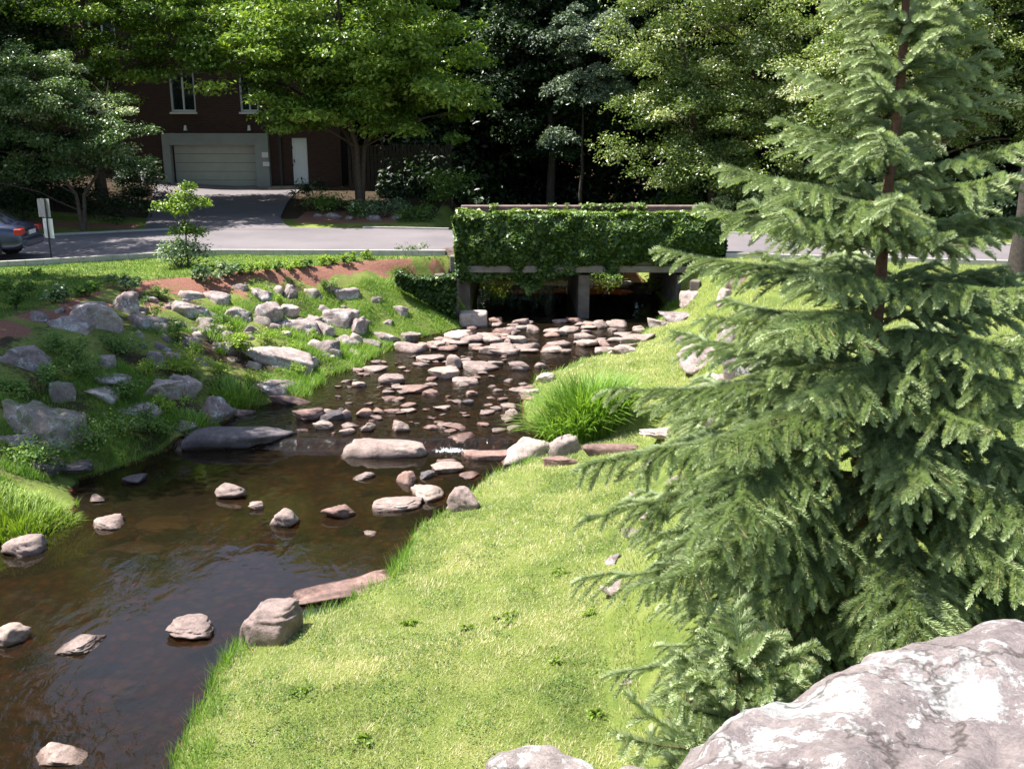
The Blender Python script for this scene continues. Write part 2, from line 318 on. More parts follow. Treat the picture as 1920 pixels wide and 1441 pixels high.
def H(x, y):
    x = np.asarray(x, float); y = np.asarray(y, float)
    w = WZ(y); l, r, t, s, u = xL(y), xR(y), xT(y), xS(y), xU(y)
    hl = -.12 + .0*x                                       # left plateau
    hl = hl + sstep(36, 50, y)*1.0 + sstep(52, 80, y)*7 + sstep(-13, -22, x)*sstep(34, 44, y)*.8
    hr = -.55 + .45*sstep(14, 26, y) + .3*sstep(0, 5, x-u)*sstep(26, 12, y)
    hr = hr + sstep(38, 50, y)*.5 + sstep(52, 80, y)*7
    rough = .05*vn(x, y, .8, 1) + .03*vn(x, y, .3, 2)
    # left bank ramp
    q = np.clip((x-t)/(l-t+1e-6), 0, 1); prof = q**1.05
    zl = hl + (w+.06-hl)*prof + np.sin(q*math.pi)*(.13*vn(x, y, 1.3, 3)+.07*vn(x, y, .5, 4)) 
    lo = w+.05; fl = lo+.42*np.clip((x-r)/(s-r+1e-6), 0, 1)**.8
    zr_lawn = fl + .018*vn(x, y, .9, 5)
    q2 = np.clip((x-s)/(u-s+1e-6), 0, 1); top_l = lo+.42
    zr_ramp = top_l+(hr-top_l)*q2**.85 + np.sin(q2*math.pi)*.08*vn(x, y, .6, 6)
    depth = np.minimum(x-l, r-x)
    zb = w + .06 - np.clip(depth*.9, 0, .30) - .06*sstep(0, 1.5, depth)*(1+vn(x, y, .7, 7)) 
    z = np.where(x < t, hl+.4*rough, np.where(x < l, zl, np.where(x < r, zb, np.where(x < s, zr_lawn, np.where(x < u, zr_ramp, hr+.5*rough)))))
    # embankment under the near wall
    e = sstep(3.6, 1.3, y); z = z*(1-e) + np.maximum(z, 1.95)*e
    return z
def hit(px, py):
    """march the photograph's ray to the terrain"""
    P = R(PITCH); dx = (px-960)/FPX; dy = -(py-720.5)/FPX
    d = np.array((dx, math.cos(P)+dy*math.sin(P), -math.sin(P)+dy*math.cos(P)))
    t = np.linspace(3.5, 70, 6000); X = d[0]*t; Y = d[1]*t; Z = CAMZ+d[2]*t
    g = np.maximum(H(X, Y), np.where((X > xL(Y)) & (X < xR(Y)), WZ(Y), -9)); i = np.argmax(Z <= g)
    if Z[i] > g[i]: i = len(t)-1
    return float(X[i]), float(Y[i]), float(g[i]), float(t[i])

def grid(name, xs, ys, zf, mat, attrs=None, tint=None, keep=None):
    X, Y = np.meshgrid(xs, ys); Z = zf(X, Y); nx, ny = len(xs), len(ys)
    i = np.arange(nx-1)[None]+np.arange(ny-1)[:, None]*nx; F = np.stack([i, i+1, i+1+nx, i+nx], -1).reshape(-1, 4)
    if keep is not None:
        k = keep(X, Y).ravel(); F = F[k[F].all(1)]
    mb = MB(); mb.add(np.stack([X, Y, Z], -1).reshape(-1, 3), F, .5 if tint is None else tint(X, Y).ravel())
    o = mb.build(name, mat, smooth=True)
    for n, f in (attrs or {}).items():
        a = o.data.attributes.new(n, 'FLOAT', 'POINT'); a.data.foreach_set('value', f(X, Y).ravel().astype(np.float32))
    return o
def nonuni(lo, hi, a, b, fine, coarse):
    out = [a]
    while out[-1] < b: out.append(out[-1]+fine)
    x = b; st = fine
    while x < hi: st = min(st*1.25, coarse); x += st; out.append(x)
    x = a; st = fine; pre = []
    while x > lo: st = min(st*1.25, coarse); x -= st; pre.append(x)
    return np.array(pre[::-1]+out)
xs = nonuni(-250, 250, -13, 9, .13, 14); ys = nonuni(-40, 330, 3, 37, .13, 14)
def a_bed(X, Y): return sstep(-.10, .12, np.minimum(X-xL(Y), xR(Y)-X))
def a_mulch(X, Y):
    q = (X-xT(Y))/(xL(Y)-xT(Y)+1e-6)
    band = sstep(-.16, -.02, q)*sstep(.36-.12*(X < -8), .10, q+.14*vn(X, Y, .6, 13)+.06*vn(X, Y, .2, 15))*(Y < 30)*(Y > 12)*(.78+.6*vn(X, Y, .45, 14))
    far = sstep(38.2, 39.2, Y)*sstep(43, 41, Y)*(X > -8.5)*(X < -4.5)*.7 + sstep(37.2, 37.5, Y)*sstep(38.6, 38.2, Y)*(X < -14)*.9
    return np.clip(band+far, 0, 1)
def a_soil(X, Y):
    q = (X-xT(Y))/(xL(Y)-xT(Y)+1e-6); b = (q > .1)*(q < 1.0)*(Y < 30)*(.50+.28*vn(X, Y, .7, 11)-.5*sstep(-6, -4.2, X)*sstep(25, 27, Y))
    q2 = (X-xS(Y))/(xU(Y)-xS(Y)+1e-6); b2 = (q2 > 0)*(q2 < 1.1)*.38
    d = np.hypot(X-2.7, Y-7); b3 = sstep(1.6, .9, d)*.9
    b4 = sstep(41, 44, Y)*.9*(X > -4) + sstep(39, 40.5, Y)*(X < -3) + sstep(46, 49, Y) + (Y < 2.2)*.8
    b5 = (X > xR(Y))*(X < xS(Y))*sstep(.5, .8, vn(X, Y, .55, 28)+.4*vn(X, Y, .18, 29))*.42
    return np.clip(b+b2+b3+b4+b5, 0, 1)
ground = grid('ground', xs, ys, H, M['ground'], {'bed': a_bed, 'mulch': a_mulch, 'soil': a_soil}); tag(ground, kind='structure')
wy = np.concatenate([np.arange(3, 17.5, .25), np.arange(17.5, 18, .05), np.arange(18, 60, .5)])
water = grid('stream_water', np.arange(-22, 12.1, .5), wy, lambda X, Y: WZ(Y)+0*X, M['water'],
             tint=lambda X, Y: np.clip(sstep(17.3, 17.9, Y)*sstep(31, 27, Y)*.9+sstep(17.9, 17.5, Y)*(.08+.35*sstep(10.8, 8.5, Y)+.5*sstep(1.6, .3, np.hypot((X+.2)*.8, Y-16.9))), 0, 1))
tag(water, kind='structure')

# ------------------------------------------------------------------ rocks
import bmesh
_ico = {}
def ico(sub):
    if sub not in _ico:
        bm = bmesh.new(); bmesh.ops.create_icosphere(bm, subdivisions=sub, radius=1)
        v = np.array([x.co[:] for x in bm.verts]); f = np.array([[y.index for y in x.verts] for x in bm.faces]); bm.free()
        _ico[sub] = (v, f)
    return _ico[sub]
def vn3(P, s, seed):
    return (vn(P[:,0]+.7*P[:,2], P[:,1], s, seed)+vn(P[:,1]-.6*P[:,0], P[:,2], s, seed+1)+vn(P[:,2]+.5*P[:,1], P[:,0], s, seed+2))/1.8
def rock_verts(seed, sub=3, facets=11, angular=.8, shape=None):
    r_ = np.random.default_rng(seed); v, f = ico(sub); d = v/np.linalg.norm(v, axis=1)[:, None]
    n = r_.normal(size=(facets, 3)); n /= np.linalg.norm(n, axis=1)[:, None]; n = np.vstack([n, [[0, 0, 1], [0, 0, -1]]])
    h = r_.uniform(.50, .98, len(n)); h[-2] = .72
    dots = d @ n.T; rr = np.where(dots > .05, h/np.maximum(dots, .05), 9)
    k = 34.0; rad = -np.log(np.exp(-k*np.minimum(rr, 2.0)).sum(1))/k
    rad = rad*angular + (1-angular)*.9
    P = d*rad[:, None]
    P = P*(1+.07*vn3(P, .6, seed)[:, None]+.05*vn3(P, .24, seed+5)[:, None]+.028*vn3(P, .11, seed+9)[:, None])
    st = vn3(P*[1, 1, 2.6], .3, seed+4); P = P*(1+.05*np.sign(st)*np.abs(st)**.35)[:, None]
    if shape is not None: P = shape(P)
    P -= (P.max(0)+P.min(0))/2; P /= (P.max(0)-P.min(0))/2
    return P, f
def pointed(k=.55, skew=.0):
    def s(P):
        q = np.clip((P[:, 2]+.6)/1.6, 0, 1); P = P.copy(); P[:, 0] = P[:, 0]*(1-k*q)+skew*q; P[:, 1] *= (1-k*q*.8); return P
    return s
def blocky(P):
    m = np.abs(P).max(0); Q = P/m; return np.sign(Q)*np.abs(Q)**np.array([.5, .7, .5])*(1+.05*vn3(P, .25, 3)+.03*vn3(P, .1, 8))[:, None]
def slabby(P):
    P = P.copy(); P[:, 2] = np.sign(P[:, 2])*np.abs(P[:, 2])**.55; return P
ROCKN = 0
def rock(px, pyb, wpx, hpx, mat='stream_rock', label=None, group=None, cat='rock', name='rock', kind=None, d=.8, rz=None, sub=None, seed=None, ang=.85, sink=.25, tilt=None):
    """base (front foot) at a place of the photograph's ground, width and height from its apparent size"""
    global ROCKN; ROCKN += 1
    x, y, z, t = hit(px, pyb); w = wpx*t/FPX; hh = hpx*t/FPX
    va = math.atan2(CAMZ-z, math.hypot(x, y)); dep = min(w*d, hh/max(math.sin(va), .15)*.85)
    h = max((hh-dep*.80*math.sin(va))/math.cos(va), .13*w)
    seed = seed or 100+ROCKN*7
    P, f = rock_verts(seed, sub or (5 if wpx > 85 else 4 if wpx > 28 else 3), shape={'point': pointed(), 'slab': slabby, 'block': blocky, 'wedge': pointed(.35, .5), 'wedgel': pointed(.35, -.5)}.get(kind), angular=ang)
    zs = h*(1+sink)
    P = P*np.array([w/2, dep/2, zs/2])
    if tilt: 
        c, s_ = math.cos(tilt), math.sin(tilt); P = P @ np.array([[c, 0, -s_], [0, 1, 0], [s_, 0, c]])
    mb = MB(); mb.add(P, f)
    o = mb.build(name, M[mat], smooth=True); o.location = (x, y+dep*.42, z+h-zs/2)
    if tilt: o.location.z -= .2*zs
    if rz is None: rz = random.uniform(-.25, .25)
    o.rotation_euler = (0, 0, rz)
    return tag(o, label, cat, group)

G1 = 'rocks standing in the still lower pool'
for a in [
 (35,1042,78,46,'stream_rock','pinkish grey rock half out of the water below the bright grass tuft','wedgel'),
 (178,942,38,15,'stream_rock','small pale flat rock in the shaded left corner of the lower pool',None),
 (195,993,66,32,'stream_rock','grey rock with dark right side, standing in front of the small pale flat one',None),
 (430,936,60,36,'stream_rock','knobbly pinkish rock in the middle of the dark lower pool below the dark slab',None),
 (479,956,30,20,'stream_rock','little rock with dark twigs between the knobbly rock and the round one',None),
 (527,988,60,42,'stream_rock','rounded tan rock alone in the green reflection',None),
 (632,974,60,34,'red_rock','rock with a broken dark underside right of the round tan one',None),
 (742,959,94,38,'stream_rock','wide smooth loaf-shaped rock leaning on its neighbour near the lawn','slab'),
 (795,940,76,38,'stream_rock','rounded rock behind and touching the wide loaf-shaped one',None),
 (868,957,66,52,'stream_rock','pale pointed rock touching the edge of the mown lawn','point'),
 (680,901,42,20,'stream_rock','small low rock in the pool below the long pale slab',None),
 (760,908,40,28,'red_rock','upright dark pink rock behind the two touching rocks',None),
 (838,889,66,27,'stream_rock','flat-topped rock just below the little waterfall','slab'),
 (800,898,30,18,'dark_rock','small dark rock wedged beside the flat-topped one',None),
 (352,1201,92,54,'stream_rock','smooth oval boulder in the near pool left of the largest boulder',None),
 (497,1208,110,90,'stream_rock','largest boulder in the near water, squarish, touching the lawn corner','block'),
 (133,1226,88,40,'stream_rock','low triangular rock breaking the surface of the near pool','point'),
 (8,1212,72,50,'stream_rock','rounded rock cut by the left edge of the picture',None),
 (108,1434,118,42,'stream_rock','long low rock tapering to the right in the rippled bottom corner','wedgel'),
 (692,1004,26,11,'pale_rock','tiny pale stone upstream of the long gravel coloured ledge',None),
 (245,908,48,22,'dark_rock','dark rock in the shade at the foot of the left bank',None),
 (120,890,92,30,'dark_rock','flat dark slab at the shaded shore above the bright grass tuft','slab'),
 (880,898,40,14,'red_rock','small wet rock where the lawn meets the pool beside the rapids',None),
]:
    rock(*a[:4], mat=a[4], label=a[5], group=G1, kind=a[6], sink=.5, ang=.72, d=.9)
o = rock(655,1120,330,62,'red_rock','long wet reddish ledge lying almost level with the water off the lawn',G1,kind='block',sub=5,rz=.42,sink=2.0,seed=31); o.scale.z = .6; o.location.z -= .035
for px, py, w, lab in ((305, 985, 120, 'brown slab lying under the water behind the grey rock with the dark side'), (75, 1345, 110, 'flat brown stone just under the surface near the bottom left'), (215, 1290, 90, 'sunken brown stone left of the lawn in the near pool'), (240, 1030, 150, 'dark sunken slab under the middle of the lower pool'), (560, 1130, 90, 'sunken reddish stone beside the largest boulder')):
    o = rock(px, py, w, 30, 'red_rock', lab, 'stones lying under the water', kind='slab', sub=4, sink=.3); o.location.z = -2.15-o.dimensions.z/2-.015 if o.dimensions.z else -2.3
# weir
G2 = 'slabs of the low weir'
WE = [
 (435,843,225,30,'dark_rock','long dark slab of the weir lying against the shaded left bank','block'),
 (713,858,178,30,'stream_rock','long pale pinkish weir slab left of the small waterfall','block'),
 (985,866,132,62,'pale_rock','large pale tent-shaped boulder at the right end of the weir','point'),
 (1064,854,72,44,'pale_rock','smaller pointed pale rock touching the tent-shaped boulder','point'),
 (912,864,98,18,'red_rock','thin dark-edged layered slab in front of the tent-shaped boulder','block'),
 (1145,850,108,14,'red_rock','low brown slab in front of the tall grass clump','block'),
 (866,834,66,25,'red_rock','flat wet rock just behind the small waterfall','slab'),
 (838,872,50,12,'red_rock','low wet stone at the foot of the small waterfall','slab'),
 (1060,872,90,12,'red_rock','low reddish stone at the waterline below the pointed pale rock','slab'),
]
for a in WE: rock(*a[:4], mat=a[4], label=a[5], group=G2, kind=a[6], sub=4, rz=random.uniform(-.05,.05), sink=1.2)
# upper pool
G3 = 'rocks in the shallow water between weir and bridge'
UP = [
 (575,789,60,27,'red_rock','heap-like rough rock at the left of the shallow pool'),(606,806,38,20,'stream_rock','smooth grey stone in front of the rough heap-like rock'),
 (620,788,50,22,'dark_rock','dark wet rock right of the rough heap-like rock'),(648,786,26,20,'stream_rock','small upright stone beside the dark wet rock'),
 (685,783,38,20,'red_rock','lone reddish stone right of the dark wet group'),(690,810,30,22,'stream_rock','narrow upright stone above the long pale weir slab'),
 (650,816,30,15,'stream_rock','low stone close behind the left end of the long pale weir slab'),(751,811,36,25,'stream_rock','rounded stone behind the right half of the long pale weir slab'),
 (733,721,56,22,'stream_rock','flat pale rock at the left end of the reddish line of stones'),(775,738,72,16,'red_rock','long low reddish rock in the line of stones'),
 (808,744,42,16,'red_rock','reddish rock ending the line of stones on the right'),(870,722,54,18,'stream_rock','flat pink rock in mid stream'),
 (833,711,62,26,'stream_rock','broad rock left of the flat pink one in mid stream'),(805,679,58,15,'stream_rock','low pale slab near the cobble heap on the left'),
 (850,691,36,28,'stream_rock','blocky rock between two broad flat rocks'),(900,698,82,22,'stream_rock','broad flat pink rock below the cobble heap'),
 (930,686,30,12,'stream_rock','small stone behind the broad flat pink rock'),(974,695,42,20,'stream_rock','rounded pair-like rock right of the broad flat pink rock'),
 (1015,691,28,13,'stream_rock','small pale stone near the right lawn below the cobbles'),(700,698,52,15,'stream_rock','flat stone by the left shore of the shallow pool'),
 (673,726,28,13,'stream_rock','small stone near the grassy left shore'),(730,751,32,8,'red_rock','stone barely showing left of mid stream'),
 (885,743,30,14,'red_rock','small reddish stone below the flat pink rock'),(877,759,22,12,'dark_rock','small dark stone in the fast water'),
 (828,771,32,12,'stream_rock','low pale stone in the middle of the shallow pool'),(958,784,34,22,'stream_rock','stone at the left edge of the tall grass clump'),
 (997,741,30,14,'pale_rock','pale stone under the lawn edge above the tall grass'),(1025,717,40,20,'pale_rock','almost white rock at the corner of the lawn upstream of the tall grass'),
 (975,737,42,13,'stream_rock','flat wet stone off the lawn corner'),(943,753,22,10,'red_rock','tiny reddish stone off the lawn corner'),
 (850,807,48,13,'red_rock','flat wet stone above the waterfall'),(935,667,88,28,'stream_rock','biggest flat rock at the front of the cobble heap'),
 (767,662,62,24,'stream_rock','rough stones-coloured rock on the left shore beside the cobble heap'),(820,657,36,20,'stream_rock','rounded rock at the left front of the cobble heap'),
 (862,638,62,22,'pale_rock','flat yellowish rock on the shore in front of the pale block'),(1168,661,54,15,'pale_rock','pale flat rock against the right lawn below the bridge'),
 (770,641,42,20,'mossy_rock','mossy stone on the left shore'),(905,800,26,10,'red_rock','small flat stone left of the tent-shaped boulder'),(930,770,24,10,'stream_rock','small stone in the riffle left of the tall grass'),
]
for a in UP: rock(*a[:4], mat=a[4], label=a[5], group=G3, kind='slab' if a[2] > 1.9*a[3] else None, sink=.6)
def size_word(w, a, b): return 'small' if w < a else 'medium-sized' if w < b else 'large'
def near_label(px, py, size, mat, noun, anchors):
    best = min((q for q in anchors if len(q[-1].split()) <= 9), key=lambda q: ((q[0]-px)/1.4)**2+((q[1]-py)*1.3)**2)
    dx, dy = px-best[0], py-best[1]
    way = ('right of' if dx > 0 else 'left of') if abs(dx) > abs(dy)*1.6 else ('in front of' if dy > 0 else 'behind')
    if abs(dx) <= abs(dy)*1.6 and abs(dx) > 7: way += ' and a bit ' + ('right of' if dx > 0 else 'left of')
    col = {'red_rock': 'reddish', 'stream_rock': 'pinkish grey', 'bank_rock': 'grey', 'mossy_rock': 'mossy', 'pale_rock': 'pale'}[mat]
    return ' '.join(f"{size} {col} {noun} {way} the {best[-1]}".split()[:16])
NAMED_UP = [(q[0], q[1], q[5]) for q in UP]
r2 = random.Random(5); cnt = 0
for i in range(92):
    py = r2.uniform(604, 664); lo = 905-(py-600)*2.2; hi = 1222-(py-600)*.6; px = r2.uniform(max(lo, 775), hi)
    w = r2.uniform(20, 50)*(.75+.4*(py-600)/65)
    hgt = w*r2.uniform(.28, .46); mt = 'red_rock' if r2.random() < .2 else 'stream_rock'
    row = ['back row', 'third row', 'second row', 'front row'][min(3, int((py-604)/15.1))]
    col_ = ['at its left end', 'below the left opening', 'left of the pier', 'below the pier', 'below the right opening', 'beside the lawn'][min(5, int((px-lo)/(hi-lo+1)*6*1.0)) if hi > lo else 0]
    rock(px, py, w, hgt, mt, f"{size_word(w, 26, 38)} {'reddish' if mt == 'red_rock' else 'pinkish grey'} cobble in the {row} of the heap, {col_}", 'cobbles heaped below the bridge', name='cobble', cat='cobble', sink=.5, sub=3, ang=.95)
for i in range(120):
    py = r2.uniform(668, 818); f = (py-672)/143; px = r2.uniform(690-f*150, 1020-f*40)
    w = r2.uniform(9, 34)*(.7+.5*f); mt = 'red_rock' if r2.random() < .4 else 'stream_rock'; rock(px, py, w, w*.36, mt, near_label(px, py, size_word(w, 15, 24), mt, 'stone', NAMED_UP), 'little stones in the riffles', name='cobble', cat='cobble', sink=.5, sub=3, ang=.95)
o = rock(887,613,52,32,'pale_rock','squared pale stone block at the foot of the bridge abutment',None,kind=None,name='stone_block',cat='stone block',sub=4,ang=1)
def boxy(o, p=16):
    v, f = ico(4); d = v/np.linalg.norm(v, axis=1)[:, None]; P = d*((np.abs(d)**p).sum(1)**(-1/p))[:, None]; P = P*(1+.03*vn3(P, .3, 4)[:, None]); dm = np.array(o.dimensions)/2
    o.data.vertices.foreach_set('co', (P*dm).astype(np.float32).ravel()); o.data.update()
boxy(o)
# left bank
G4 = 'rocks of the planted left bank'
LB = [
 (55,842,150,88,'mossy_rock','huge leaning slab at the left edge above the water','wedgel'),(12,838,62,30,'bank_rock','sunlit slab piece at the far left below the huge leaning slab',None),
 (35,694,84,52,'bank_rock','large dark rock at the left edge below the red mulch',None),(65,603,42,20,'bank_rock','small grey rock near the top of the bank far left',None),
 (108,620,82,34,'bank_rock','pale lichened rock near the top of the bank at left',None),(96,586,26,14,'bank_rock','little rock above the pale lichened one',None),
 (160,614,68,52,'bank_rock','tall dark rounded rock at the bank top in shade',None),(213,582,56,38,'bank_rock','pale wedge rock next to the hosta at the bank top','wedge'),
 (262,613,56,30,'bank_rock','flat grey rock right of the pale wedge on the upper bank',None),(345,592,66,34,'bank_rock','dark rock below the sapling in shade',None),
 (350,562,36,18,'bank_rock','small rock in the mulch below the sapling',None),(190,690,32,25,'bank_rock','narrow brown rock in the left bank plants',None),
 (182,718,72,20,'bank_rock','long sloping rock catching the sun on the shaded bank',None),(187,754,62,32,'bank_rock','dark block under the long sloping rock',None),
 (215,781,88,30,'mossy_rock','broad dark rock low on the shaded bank',None),(265,779,46,26,'bank_rock','dark upright rock beside the broad dark one',None),
 (130,797,42,24,'mossy_rock','mossy rock low on the bank at left',None),(108,757,36,46,'mossy_rock','tall thin rock on edge in the left bank',None),
 (285,744,72,38,'bank_rock','rounded dark rock halfway down the bank','slab'),(335,737,48,38,'bank_rock','rock with a bright top left of the grass tuft',None),
 (285,682,32,30,'bank_rock','small tan rock in the weeds mid bank',None),(388,792,64,52,'bank_rock','tall grey boulder at the water edge left of the pool inlet',None),
 (430,597,54,26,'bank_rock','pink flat rock in the sunny mulch',None),(405,566,46,20,'bank_rock','long pink rock under the border plants',None),
 (440,546,32,20,'bank_rock','small whitish rock at the top of the mulch',None),(480,561,46,26,'bank_rock','speckled whitish rock in the mulch top',None),
 (492,602,46,42,'bank_rock','upright pink rock in the middle of the sunny bank',None),(540,561,27,28,'bank_rock','grey upright rock between mulch plants',None),
 (535,590,26,20,'pale_rock','small nearly white block in the sunny bank',None),(545,614,48,16,'bank_rock','flat pinkish rock below the nearly white block','slab'),
 (510,694,94,42,'bank_rock','large flat sloping slab in the sunny lower bank','slab'),(512,741,74,34,'bank_rock','flat pale rock at the waterline by the grass tuft','slab'),
 (548,758,72,10,'red_rock','thin reddish ledge at the waterline','slab'),(445,781,42,18,'red_rock','reddish rock at the inlet below the grass tuft',None),
 (632,614,58,40,'bank_rock','large grey rounded rock in the upper right of the rock bank',None),(640,562,48,24,'bank_rock','grey rock at the lower edge of the mulch',None),
 (598,563,20,12,'bank_rock','tiny rock in the lower mulch',None),(558,627,58,30,'bank_rock','flat-topped rock in the centre of the rock bank','slab'),
 (603,627,32,24,'bank_rock','pale stone right of the flat-topped rock',None),(607,664,40,32,'bank_rock','round pale rock low in the rock bank',None),
 (645,647,40,20,'bank_rock','pale oval stone right of the round pale rock',None),(668,627,40,36,'bank_rock','tilted grey slab leaning on the big rounded rock',None),
 (692,650,32,13,'bank_rock','small flat stone near the grass edge',None),(716,639,48,18,'bank_rock','flat stone at the right end of the rock bank','slab'),
 (572,685,34,20,'bank_rock','small pale stone right of the large sloping slab',None),(745,592,36,24,'bank_rock','grey rock alone on the green slope beside the bridge',None),
 (722,608,24,12,'bank_rock','little stone on the green slope',None),(587,606,26,16,'bank_rock','small rock above the flat-topped rock',None),
 (690,603,26,18,'bank_rock','small rock on the green slope left of the lone grey one',None),(420,660,44,24,'bank_rock','sloping pink rock left of the yellow green plant',None),
 (470,625,30,16,'bank_rock','small pink rock right of the upright pink rock',None),(830,500,36,22,'stone_coping','pinkish stone beside the ivy end at the top of the bank',None),
 (845,482,34,18,'stone_coping','upper pinkish stone beside the ivy end',None),(60,880,70,26,'dark_rock','dark stone above the bright grass tuft at the shore',None),
 (330,806,50,24,'mossy_rock','mossy stone behind the long dark slab',None),(600,585,30,16,'bank_rock','small flat rock at the top right of the rock bank',None),(385,620,34,20,'bank_rock','brown rock among weeds under the dark shade rock',None),
]
for a in LB: rock(a[0], a[1], a[2]*1.34, a[3]*1.4, mat=a[4], label=a[5], group=G4, kind=a[6] or random.choice([None, 'slab', 'wedge']), sink=.65, ang=1, d=.95, tilt=random.uniform(-.05, .38), rz=random.uniform(-.6, .6))
r3 = random.Random(9)
for i in range(80):
    px = r3.uniform(240, 720); py = r3.uniform(545+max(0, 420-px)*.12, 700-abs(px-470)*.12); w = r3.uniform(13, 42)
    hgt = w*r3.uniform(.45, .8); mt = r3.choice(['bank_rock', 'bank_rock', 'mossy_rock', 'pale_rock'])
    rock(px, py, w, hgt, mt, near_label(px, py, size_word(w, 18, 26), mt, 'stone', [(q[0], q[1], q[5]) for q in LB]), 'small stones in the left bank', sink=.8, sub=3, ang=1, tilt=r3.uniform(0, .4))
G5 = 'rocks of the right bank behind the spruce'
RB = [
 (1332,676,84,46,'bank_rock','stacked grey rock on the right bank above the lawn','wedge'),(1395,702,66,50,'bank_rock','rock partly behind spruce tips right of the stacked grey rock',None),
 (1312,746,66,30,'bank_rock','flat speckled rock on the right bank',None),(1356,768,48,46,'pale_rock','bright upright rock behind the spruce twigs',None),
 (1340,800,64,30,'bank_rock','grey rock below the bright upright rock',None),(1415,812,56,40,'pale_rock','pale blocky rock deep behind the spruce twigs',None),
 (1255,820,80,28,'pale_rock','long pale rock right of the tall grass clump',None),(1225,868,38,26,'pale_rock','pale rock at the edge of the lawn by the spruce',None),
 (1205,947,44,22,'bank_rock','pink rock under the left spruce branches',None),(1222,977,54,18,'bank_rock','flat rock under the left spruce branches',None),
 (1143,1057,52,34,'bank_rock','rock peeping out of the spruce at the lawn edge','wedge'),(1158,1112,64,28,'bank_rock','lower rock peeping out of the spruce at the lawn edge',None),
 (1180,1282,34,24,'bank_rock','small pale rock in the lowest spruce branches',None),(1272,602,62,26,'bank_rock','rock where the lawn meets the bridge on the right',None),
 (1240,612,40,18,'bank_rock','small rock where the cobbles meet the right lawn',None),(1390,532,48,32,'stone_coping','reddish rock right of the bridge behind spruce tips',None),
 (1370,560,40,24,'bank_rock','grey rock below the reddish one at the bridge end',None),(1210,640,40,20,'stream_rock','rock at the narrow lawn tip below the bridge',None),
 (1300,560,44,24,'bank_rock','rock against the right abutment',None),(1292,645,44,30,'bank_rock','small pinkish rock left of the stacked grey rock',None),(1345,722,50,34,'bank_rock','rock between the flat speckled rock and the bright upright one',None),
 (1300,785,50,30,'pale_rock','pale rock above the long pale one near the grass clump',None),(1385,748,46,36,'bank_rock','grey rock right of the bright upright rock',None),(1375,640,60,44,'bank_rock','tall grey rock behind spruce tips above the others',None),
 (1300,835,50,30,'bank_rock','rock right of the pale rock at the lawn edge by the spruce',None),(1275,905,50,30,'bank_rock','rock half hidden by the middle left spruce branches',None),(1190,1010,40,24,'bank_rock','rock low under the left spruce branches',None),
 (1450,770,60,40,'bank_rock','grey rock seen through the middle spruce branches',None),
]
for a in RB: rock(a[0], a[1], a[2]*1.12, a[3]*1.08, mat=a[4], label=a[5], group=G5, kind=a[6] or random.choice([None, 'slab', 'wedge']), sink=.8, ang=1, d=.95, tilt=random.uniform(-.05, .38), rz=random.uniform(-.6, .6))

# ------------------------------------------------------------------ near boulder wall
def boulder(c, dims, rz, seed, label, tiltx=0, tilty=0, p=5.0):
    v, f = ico(7); d = v/np.linalg.norm(v, axis=1)[:, None]
    rad = (np.abs(d)**p).sum(1)**(-1/p); P = d*rad[:, None]
    r_ = np.random.default_rng(seed); n = r_.normal(size=(9, 3)); n /= np.linalg.norm(n, axis=1)[:, None]; n[:, 2] = np.abs(n[:, 2])*.5; n /= np.linalg.norm(n, axis=1)[:, None]
    for k in range(9):                                            # chipped corners
        e = P @ n[k] - r_.uniform(1.02, 1.2); P = P - np.maximum(e, 0)[:, None]*n[k]*.9
    P = P*np.array(dims)/2
    P = P*(1+.06*vn3(P, .38, seed)[:, None]) + d*(.026*vn3(P, .13, seed+2)+.013*vn3(P, .05, seed+3)+.005*vn3(P, .02, seed+4))[:, None]
    st = vn3(P*[1, 1, 1.5], .3, seed+7); P[:, 2] += .02*np.sign(st)*np.abs(st)**.3*(d[:, 2] > 0)
    mb = MB(); mb.add(P, f); o = mb.build('boulder', M['lichen_rock'], smooth=True); o.location = c; o.rotation_euler = (tiltx, tilty, rz)
    return tag(o, label, 'boulder', 'boulders of the parapet wall in front of the camera')
boulder((.745, 1.215, 2.497), (1.66, .96, .60), .47, 22, 'biggest lichen-blotched boulder filling the bottom right corner', tilty=.0)
boulder((1.66, 1.78, 2.60), (.85, .8, .6), .40, 33, 'boulder behind the biggest one at the right edge, pinker and less blotched')
boulder((.065, 1.40, 2.475), (.22, .30, .42), .1, 45, 'small white-blotched boulder left of the others at the bottom edge')
boulder((.205, 1.42, 2.465), (.12, .26, .42), -.1, 52, 'narrow pale boulder squeezed between the small one and the biggest')

